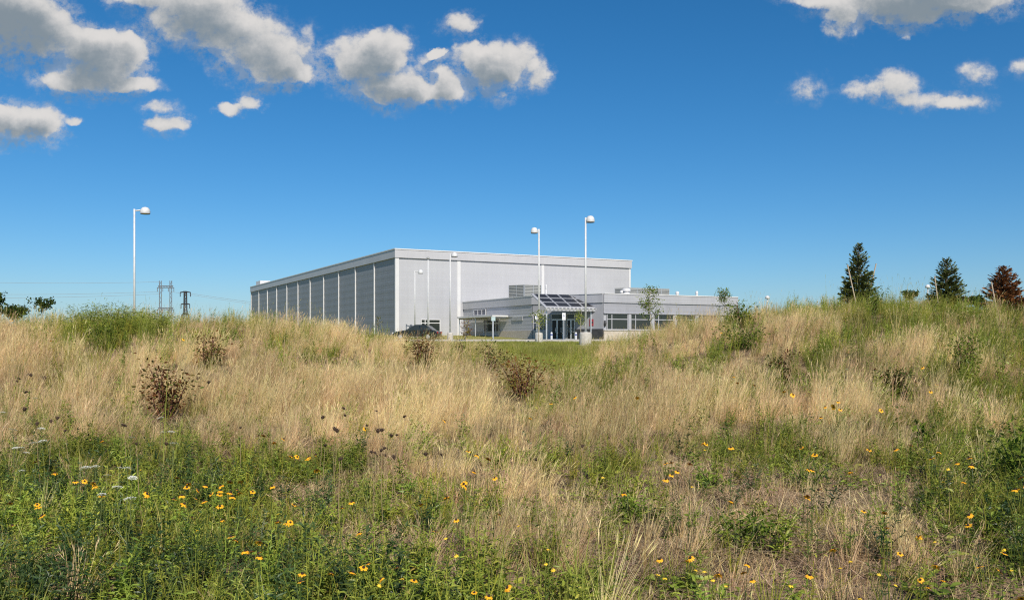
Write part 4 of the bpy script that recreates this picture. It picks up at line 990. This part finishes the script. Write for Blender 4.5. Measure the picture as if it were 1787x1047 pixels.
def young_tree(label, px, D, pyt, wpx, pyc, leaf, trunk='pale_bark', nleaf=260, ls=(.07, .13), name='young_tree', nb=12, stake=False):
    p = on_ground(px, D); H = EYE + (HY - pyt) / FPX * D - p.z; zc = EYE + (HY - pyc) / FPX * D - p.z; Wd = wpx / FPX * D
    root = empty(name, p); tag(root, label, 'tree')
    w = H * .0055 + .008
    q = [Vector((0, 0, -.2)), Vector((rng.normal(0, .02), 0, H * .35)), Vector((rng.normal(0, .04), rng.normal(0, .04), H * .7)), Vector((rng.normal(0, .05), 0, H * .98))]
    MB().tube(q, [w * 1.5, w * 1.2, w * .8, w * .25], 6).build('trunk', M[trunk], root, None, True)
    P, A = [], []
    for k in range(nb):
        z0 = zc + (H - zc) * rng.uniform(-.1, .8); a = rng.uniform(0, 6.28); e = Wd / 2 * rng.uniform(.45, 1) * (1.1 - .6 * max(0, (z0 - zc) / (H - zc)))
        st = Vector((0, 0, z0)); tip = Vector((math.cos(a) * e, math.sin(a) * e, min(z0 + e * rng.uniform(.5, 1.3), H)))
        MB().tube([st, st.lerp(tip, .5) + Vector((0, 0, -.03 * H)), tip], [w * .5, w * .35, .004], 4).build('branch', M[trunk], root, None, True)
        n = nleaf // nb; t = rng.random(n) ** .6; s0, t0 = np.array(st), np.array(tip)
        P.append(s0 + (t0 - s0) * t[:, None] + rng.normal(0, 1, (n, 3)) * Wd * .07); A.append(np.clip(rng.normal(.5, .25, n) + rng.normal(0, .15), 0, 1))
    P, A = np.concatenate(P), np.concatenate(A); n = len(P); L = rr(*ls, n); D_ = rng.normal(0, 1, (n, 3)); D_[:, 2] -= .3
    V, F, A = leaf_arrays(P, D_, rng.normal(0, 1, (n, 3)), L, L * rr(.5, .75, n), A)
    c = link_mesh('crown', mesh_from('crown', V, F, LM[leaf], A), root); c['kind'] = 'stuff'
young_tree('slender young tree with sparse leaves in front of the strip windows', 1135, 55, 501, 50, 555, 'green', nleaf=900, nb=24)
young_tree('slender young tree at the far end of the office wing', 1264, 56, 504, 38, 540, 'green', nleaf=480, nb=18)
young_tree('small pale-leaved young tree before the side canopy', 812, 79, 556, 36, 590, 'amber', nleaf=330, ls=(.09, .16))
young_tree('bright green young tree by the lamp pole left of the entrance', 940, 65, 545, 44, 575, 'feather', nleaf=300, ls=(.09, .15))
young_tree('narrow young tree in front of the entrance glass, near the wide lamp base', 1013, 63, 541, 26, 570, 'feather', nleaf=260, ls=(.08, .14))
young_tree('small sapling against the dark warehouse side wall', 660, 58, 552, 18, 572, 'redgreen', nleaf=120, ls=(.06, .1))
young_tree('half hidden green sapling rising over the slope before the strip windows', 1186, 50, 552, 34, 570, 'feather', nleaf=220)
young_tree('dark young tree poking above the left crest', 74, 60, 524, 40, 545, 'dark', 'bark', 420, (.12, .22))
young_tree('dark tree cut by the left picture edge, tallest of the far pair', -14, 120, 516, 50, 545, 'dark', 'bark', 1500, (.25, .45), 'far_tree', 30)
young_tree('dark bushy far tree next to the one at the left edge', 24, 125, 539, 50, 556, 'dark', 'bark', 1500, (.25, .45), 'far_tree', 30)
young_tree('low far green tree between the last two spruces', 1700, 110, 521, 40, 530, 'dark', 'bark', 700, (.25, .4), 'far_tree', 22)
young_tree('low far green tree between the first two spruces', 1588, 115, 511, 34, 522, 'dark', 'bark', 600, (.25, .4), 'far_tree', 22)
def spruce(label, px, D, pyt, wpx, leaf, dz=0.0):
    p = on_ground(px, D); p.z += dz; H = EYE + (HY - pyt) / FPX * D - p.z; Rb = wpx / FPX * D / 2
    root = empty('spruce_tree', p); tag(root, label, 'spruce', 'spruces on the right mound')
    MB().tube([(0, 0, -.2), (0, 0, H * .5), (0, 0, H)], [.05, .03, .006], 7).build('trunk', M['bark'], root, None, True)
    P, Dd, L, W, A, br = [], [], [], [], [], MB()
    z = .06 * H
    while z < H * .97:
        f = 1 - z / H; n = int(7 + 12 * f)
        for k in range(n):
            a = rng.uniform(0, 6.28); l = Rb * (f ** .78) * rng.uniform(.7, 1.1) + .03; up = .10 + .75 * (1 - f) ** 1.3 + rng.normal(0, .08)
            st = np.array([0, 0, z + rng.normal(0, .01)]); d = np.array([math.cos(a), math.sin(a), up - .12]); tip = st + d * l
            br.tube([tuple(st), tuple(tip)], [.009, .003], 3)
            m = max(7, int(l * 46)); t = rng.random(m) ** .75
            c = st + (tip - st) * t[:, None]; c[:, 2] += l * .16 * t * t - .04 * l
            sd = np.where(rng.random(m) < .5, 1, -1) * rr(.25, .9, m); perp = np.array([-math.sin(a), math.cos(a), 0])
            dd = d * .8 + perp * sd[:, None] + rng.normal(0, .18, (m, 3)); dd[:, 2] += .12
            P.append(c); Dd.append(dd); ll = rr(.09, .19, m) * (.55 + .6 * f); L.append(ll); W.append(ll * rr(.28, .5, m)); A.append(np.clip(rng.normal(.42, .2, m) + .25 * (t - .5) + rng.normal(0, .1), 0, 1))
        z += H * .028 * rng.uniform(.7, 1.3)
    br.build('branches', M['bark'], root)['kind'] = 'stuff'
    P, Dd, L, W, A = (np.concatenate(q) for q in (P, Dd, L, W, A))
    V, F, A = diamond_arrays(P, Dd, np.tile([0, 0, 1.], (len(P), 1)) + rng.normal(0, .55, (len(P), 3)), L, W, A)
    c = link_mesh('crown', mesh_from('crown', V, F, LM[leaf], A), root); c['kind'] = 'stuff'
spruce('tallest green spruce, held between two leaning stakes', 1499, 31, 424, 72, 'spruce', .0)
spruce('middle green spruce with a single stake', 1652, 31, 450, 82, 'spruce', .0)
spruce('browned rust-coloured spruce nearest the right edge', 1752, 29, 464, 86, 'spruce_brown', -.05)
def stake(label, px0, py0, px1, py1, D):
    a = Vector(ray(px0, py0, D)); b = Vector(ray(px1, py1, D)); d = (b - a); 
    while b.z > gz(b.x, b.y) - .1: b += d * .05
    o = MB().tube([a, b], .021, 7).build('wooden_stake', M['wood']); tag(o, label, 'stake', 'stakes holding the spruces')
stake('weathered stake leaning on the left flank of the tallest spruce', 1479, 462, 1490, 512, 30.2)
stake('pale stake sticking out behind the tallest spruce', 1529, 460, 1522, 490, 31.6)
stake('thin stake against the middle spruce', 1631, 482, 1636, 520, 30.2)
stake('thin stake against the browned spruce', 1730, 492, 1736, 524, 28.4)

# ------------------------------------------------------------------ flowers as single plants
ORD = ['leftmost'] + [w + ' from the left' for w in 'second third fourth fifth sixth seventh eighth ninth tenth eleventh twelfth thirteenth fourteenth fifteenth sixteenth seventeenth eighteenth nineteenth twentieth twenty-first twenty-second twenty-third twenty-fourth twenty-fifth twenty-sixth twenty-seventh twenty-eighth twenty-ninth thirtieth thirty-first thirty-second'.split()]
NUMBERED = []
def number_labels():
    by = {}
    for o, px, kind, where in NUMBERED: by.setdefault((kind, where), []).append((px, o))
    for (kind, where), q in by.items():
        q.sort(key=lambda t: t[0])
        for i, (_, o) in enumerate(q): o['label'] = f'{kind}, {ORD[i]} {where}' if len(q) > 1 else f'{kind} {where}'
def flower_meshes(kind):
    n = int(rng.integers(8, 14)); mb = MB(); rad = .034; base = rng.uniform(-.02, .002)
    for k in range(n):
        a = 2 * math.pi * k / n + rng.normal(0, .06); l = rad * rng.uniform(.88, 1.1); dr = base + rng.uniform(-.008, .004); c, s = math.cos(a), math.sin(a); w = .0078
        q = lambda r, t, z: (c * r - s * t, s * r + c * t, z)
        i = len(mb.V); mb.V += [q(.006, -.003, 0), q(.006, .003, 0), q(l * .6, w, dr * .4), q(l * .9, w * .7, dr * .8), q(l, 0, dr), q(l * .9, -w * .7, dr * .8), q(l * .6, -w, dr * .4)]
        mb.F.append(tuple(i + j for j in range(7)))
    pet = mb.mesh('flower_head', M[kind]); cn = MB().lathe([(.0105, -.004), (.0115, .004), (.009, .011), (.004, .0145), (0, .015)], 8).mesh('cone', M['cone'], True)
    return pet, cn
petals = [flower_meshes('petal') for _ in range(9)]; petals_y = [flower_meshes('petal_yellow') for _ in range(2)]
def stalk_mesh():
    parts = [stem_arrays([np.array([0, 0, -.1]), np.array([.01, .01, .33]), np.array([-.005, .0, .66]), np.array([0, 0, .995])], .007, .3)]
    n = 7; t = rr(.02, .6, n); a = rr(0, 6.28, n); P = np.stack([np.zeros(n), np.zeros(n), t], 1); D_ = np.stack([np.cos(a), np.sin(a), rr(.2, .9, n)], 1); L = rr(.06, .13, n)
    parts.append(leaf_arrays(P, D_, np.tile([0, 0, 1.], (n, 1)), L, L * .26, rng.random(n)))
    V, F, A = merge(*parts); return mesh_from('flower_stalk', V, F, LM['susan_leaf'], A)
stalks = [stalk_mesh() for _ in range(5)]
k_ = 3.526
def crop(ox, oy, sc, pts): return [(ox + x / sc, oy + y / sc) for x, y in pts]
FL = crop(0, 750, k_, [(1085,296),(1130,355),(1170,335),(1225,375),(1100,412),(1225,430),(1250,440),(1305,380),(1315,343),(1400,322),(1370,350),(1300,397),(1385,392),(1340,408),(1415,410),(1455,378),(1480,385),(1525,380),(1520,330),(1655,355),(1345,480),(1345,555),(1175,545),(1050,435),(1065,455),(990,508),(235,465),(262,476),(275,545),(30,598),(95,448),(485,322),(535,310),(575,352),(630,325),(665,403),(640,68),(880,408),(908,408),(1430,668),(1470,688),(1565,690),(1505,735),(1500,760),(1520,770),(1600,790),(1605,35),(1665,80),(1715,570),(1755,570),(318,272),(195,205)]) \
   + crop(500, 750, k_, [(45,165),(130,180),(172,155),(200,250),(30,465),(10,568),(318,445),(320,475),(475,632),(830,450),(895,630),(1010,422),(1045,340),(1100,335),(1088,260),(1110,133),(1145,158),(1235,188),(1265,288),(1090,550),(1370,520),(60,900),(50,935),(375,875),(350,900),(515,798),(475,848),(620,875),(600,932),(785,942),(1350,972),(1255,1000),(1325,1005),(1270,1038)]) \
   + crop(1000, 750, k_, [(572,208),(655,203),(712,212),(625,272),(645,255),(595,312),(960,108),(790,85),(1423,112),(1470,152),(1390,238),(1460,252),(1720,262),(1440,408),(1500,380),(1440,428),(505,797),(690,803),(735,803),(1015,440),(340,390),(1020,845),(1090,895),(1050,928),(955,910),(1450,905),(1255,935),(1625,742)]) \
   + crop(1287, 750, k_, [(805,122),(1000,125),(1100,98),(1245,138),(1200,180),(1435,175),(1480,215),(1380,212),(1710,290),(1745,297),(1750,340),(1700,368),(1725,375),(830,510),(865,508),(930,608),(1085,655),(1115,650),(1440,530),(1405,590),(1370,320),(945,803),(1240,857),(1510,858),(1575,855),(1730,868),(1200,935),(1150,930),(1225,920),(1015,1042),(1030,765),(1620,775),(1740,1040)]) \
   + crop(1187, 490, 2.978, [(205,270),(280,500),(318,533),(395,545),(545,575),(580,590),(750,655),(790,655),(825,668),(840,628),(735,712),(1020,672),(1235,530),(1255,450),(110,845),(690,905),(1300,575),(1330,540)]) \
   + crop(600, 560, 2.978, [(1070,430),(965,505),(85,560),(1530,398),(1195,398),(520,520)]) \
   + crop(0, 520, 2.975, [(445,60),(955,215),(1430,178),(60,120),(260,222),(1350,715),(1480,730),(1525,825),(1600,830),(1635,815)])
YL = crop(500, 750, k_, [(1415,595),(1040,665),(520,950),(708,910),(1055,780),(1620,745),(1590,815),(1630,855)]) + crop(1000, 750, k_, [(820,120),(730,352),(190,292),(1650,803),(1670,850),(805,893),(845,925),(770,870),(600,912),(545,902),(912,955),(1370,957)]) + crop(1287, 750, k_, [(1665,858),(810,888),(1205,690),(1600,735),(965,950),(780,1030),(1270,318),(1290,240)]) + crop(0, 750, k_, [(1210,628),(1720,523),(880,245)])
def place_flower(px, py, sets, name, label, cat, group, hr=(.5, .72), size=(.82, 1.12)):
    h = rng.uniform(*hr); p = hit(px, py, h); far = min(max((p.y - 6) / 14, 0), 1)
    root = link_mesh(name, stalks[rng.integers(len(stalks))]); root.location = p
    root.rotation_euler = (rng.normal(0, .03), rng.normal(.04, .04), rng.uniform(0, 6.28))
    root.scale = (.6, .6, h)
    s = rng.uniform(*size) * float(np.interp(py, (540, 620, 680, 800, 900, 1047), (5, 6.5, 8.5, 11.5, 13.5, 15.5))) * p.y / FPX / .068
    pet, cn = sets[rng.integers(len(sets))]
    hd = link_mesh('flower_head', pet, root); hd.location = (0, 0, 1.0); hd.scale = (s / .6, s / .6, s / h)
    hd.rotation_euler = (rng.normal(.12, .3), rng.normal(0, .35), rng.uniform(0, 6))
    if cn is not None: link_mesh('cone', cn, hd)
    tag(root, label, cat, group); return root
def region(px, py):
    if py < 600: return 'the crest of the left mound' if px < 700 else 'the face of the right mound'
    if py < 735:
        return 'the left slope' if px < 560 else 'the dry grass in the gap' if px < 1250 else 'the right slope below the round shrub' if px < 1420 else 'the right slope below the wide shrub'
    if px < 250: return 'the weeds by the white wild carrots' if py < 875 else 'the dark weeds in the lower left corner'
    if px < 440: return 'the dense cluster in the lower left weeds' if py < 880 else 'the green weeds under the dense cluster'
    if px < 600: return 'the dry edge above the green weeds' if py < 830 else 'the small knot beside the dense cluster'
    if px < 780: return 'the green weeds at the lower middle'
    if px < 1000: return 'the pale grass just left of centre bottom' if py > 850 else 'the small group in mid meadow'
    if px < 1210: return 'the trio above the round weed clump' if py < 860 else 'the grass under the round weed clump'
    if px < 1440: return 'the yellow-green weed bush' if py < 880 else 'the green edge below the bare patch'
    if px < 1700: return 'the pale grass at the lower right' if py > 860 else 'the tall pale grass on the right'
    return 'the dark leafy clump at the right edge' if py < 890 else 'the lower right corner'
for px, py in FL:
    w = region(px, py); o = place_flower(px, py, petals, 'black_eyed_susan', 'dark-coned orange daisy', 'flower', 'dark-coned daisies in ' + w); NUMBERED.append((o, px, 'dark-coned orange daisy', 'in ' + w))
for px, py in YL:
    o = place_flower(px, py, [(a, None) for a, b in petals_y], 'yellow_daisy', 'small lemon-yellow flower', 'flower', 'small lemon-yellow flowers', (.4, .6), (.5, .7)); NUMBERED.append((o, px, 'small lemon-yellow flower', 'in ' + region(px, py)))
# dried brown seed heads
seed_m = [MB().lathe([(.002, -.02), (.014, -.012), (.02, .004), (.016, .02), (.006, .03), (0, .032)], 8).mesh('seed_head', M['seed']) for _ in range(1)]
bract = MB()
for k in range(10):
    a = 2 * math.pi * k / 10; c, s_ = math.cos(a), math.sin(a); bract.poly([(c * .012, s_ * .012, -.008), (c * .028 - s_ * .004, s_ * .028 + c * .004, .012), (c * .034, s_ * .034, .034), (c * .028 + s_ * .004, s_ * .028 - c * .004, .012)])
bract_m = bract.mesh('bracts', M['seed']); dry_stalk = MB().tube([(0, 0, -.1), (.012, .0, .5), (0, 0, .99)], [.0035, .003, .002], 5).mesh('dry_stalk', M['dry_stem'])
SEED = crop(0, 520, 2.975, [(90,420),(232,418),(125,490),(145,580),(745,755),(830,755),(665,660),(320,620),(1260,675),(1660,620),(1735,685),(1770,835),(80,435),(1040,420),(180,400),(250,640),(380,690),(215,650),(1095,440)]) + crop(600, 560, 2.978, [(15,455),(38,492),(200,470),(170,570),(155,685),(205,665),(275,595),(470,690),(235,705),(140,545),(320,500),(1240,655)]) + crop(500, 750, k_, [(680,35),(635,160),(535,140),(595,120),(330,180),(545,10),(285,10),(220,95),(1550,185),(905,145)])
for px, py in SEED:
    h = rng.uniform(.5, .75); p = hit(px, py, h); root = link_mesh('dried_seed_head', dry_stalk); root.location = p; root.rotation_euler = (rng.normal(0, .06), rng.normal(.06, .06), rng.uniform(0, 6)); root.scale = (1, 1, h)
    s = rng.uniform(.55, 1.15) * float(np.interp(py, (640, 800), (7, 9))) * p.y / FPX / .056; hd = link_mesh('seed_head', seed_m[0], root); hd.location = (0, 0, 1); hd.scale = (s, s, s / h * rng.uniform(.7, 1.15)); hd.rotation_euler = (rng.normal(0, .35), rng.normal(0, .35), rng.uniform(0, 6)); b = link_mesh('bracts', bract_m, hd)
    w = 'above the lush green patch at the left' if px < 420 else 'in the dry grass left of the middle' if px < 800 else 'in the mixed grass near the middle'
    tag(root, 'dark dried seed head', 'seed head', 'dried seed heads ' + w); NUMBERED.append((root, px, 'dark dried seed head', w))
# white umbels
um = MB()
for k in range(46):
    r = .045 * math.sqrt((k + .5) / 46); a = k * 2.399; c = (r * math.cos(a), r * math.sin(a), .006 - .25 * r * r / .045 + rng.normal(0, .002)); q = rng.uniform(.004, .0068)
    um.poly([(c[0] + q * math.cos(t), c[1] + q * math.sin(t), c[2] + rng.normal(0, .001)) for t in np.arange(5) * 1.2566])
um_m = um.mesh('umbel', M['lace']); rays = MB()
for k in range(12): a = k * .5236; rays.tube([(0, 0, -.04), (.03 * math.cos(a), .03 * math.sin(a), 0)], .0012, 3)
rays_m = rays.mesh('umbel_rays', M['green_stem'])
LACE = crop(0, 750, k_, [(110,110),(270,72),(150,140),(555,232),(690,238),(640,285),(755,285),(780,235),(125,253),(810,50),(1070,85),(1010,15),(735,345),(640,225),(820,420),(600,400)]) + crop(0, 520, 2.975, [(15,592),(95,680),(210,675),(95,780),(230,745),(850,695),(170,520),(820,620),(25,800),(905,755)])
gstalk = MB().tube([(0, 0, -.1), (.01, .01, .5), (0, 0, .98)], [.004, .003, .002], 5).mesh('stalk', M['green_stem'])
for px, py in LACE:
    h = rng.uniform(.5, .7); p = hit(px, py, h); root = link_mesh('wild_carrot', gstalk); root.location = p; root.scale = (1, 1, h); root.rotation_euler = (rng.normal(0, .05), rng.normal(.05, .05), rng.uniform(0, 6))
    s = rng.uniform(.6, .95); hd = link_mesh('umbel', um_m, root); hd.location = (0, 0, 1); hd.scale = (s, s, s / h); hd.rotation_euler = (rng.normal(.15, .15), rng.normal(0, .15), 0); link_mesh('umbel_rays', rays_m, hd)
    w = 'above the daisy patch' if py < 790 else 'among the orange daisies' if py > 830 else 'between dry slope and green weeds'
    tag(root, 'flat white wild carrot flower', 'flower', 'white wild carrot flowers'); NUMBERED.append((root, px, 'flat white wild carrot flower', w))
# tall yellowing grass clump leaning right in the lower left
p = hit(283, 880, 0); root = empty('tall_grass_clump', p); tag(root, 'tall yellowing grass clump leaning over the green weeds at lower left', 'grass clump')
for k in range(9):
    az = rng.normal(.1, .5); L = rng.uniform(1.0, 1.6) * 170 / FPX * p.y; ln = rng.uniform(.05, .28) * L
    V, F, A = blade_arrays(np.array([[rng.normal(0, .03), rng.normal(0, .03), -.05]]), np.array([az]), np.array([L]), np.array([ln]), np.array([ln * .8]), np.array([.012]), np.array([rng.uniform(.7, 1)]))
    link_mesh('blade', mesh_from('blade', V, F, LM['feather'], A), root)

number_labels()
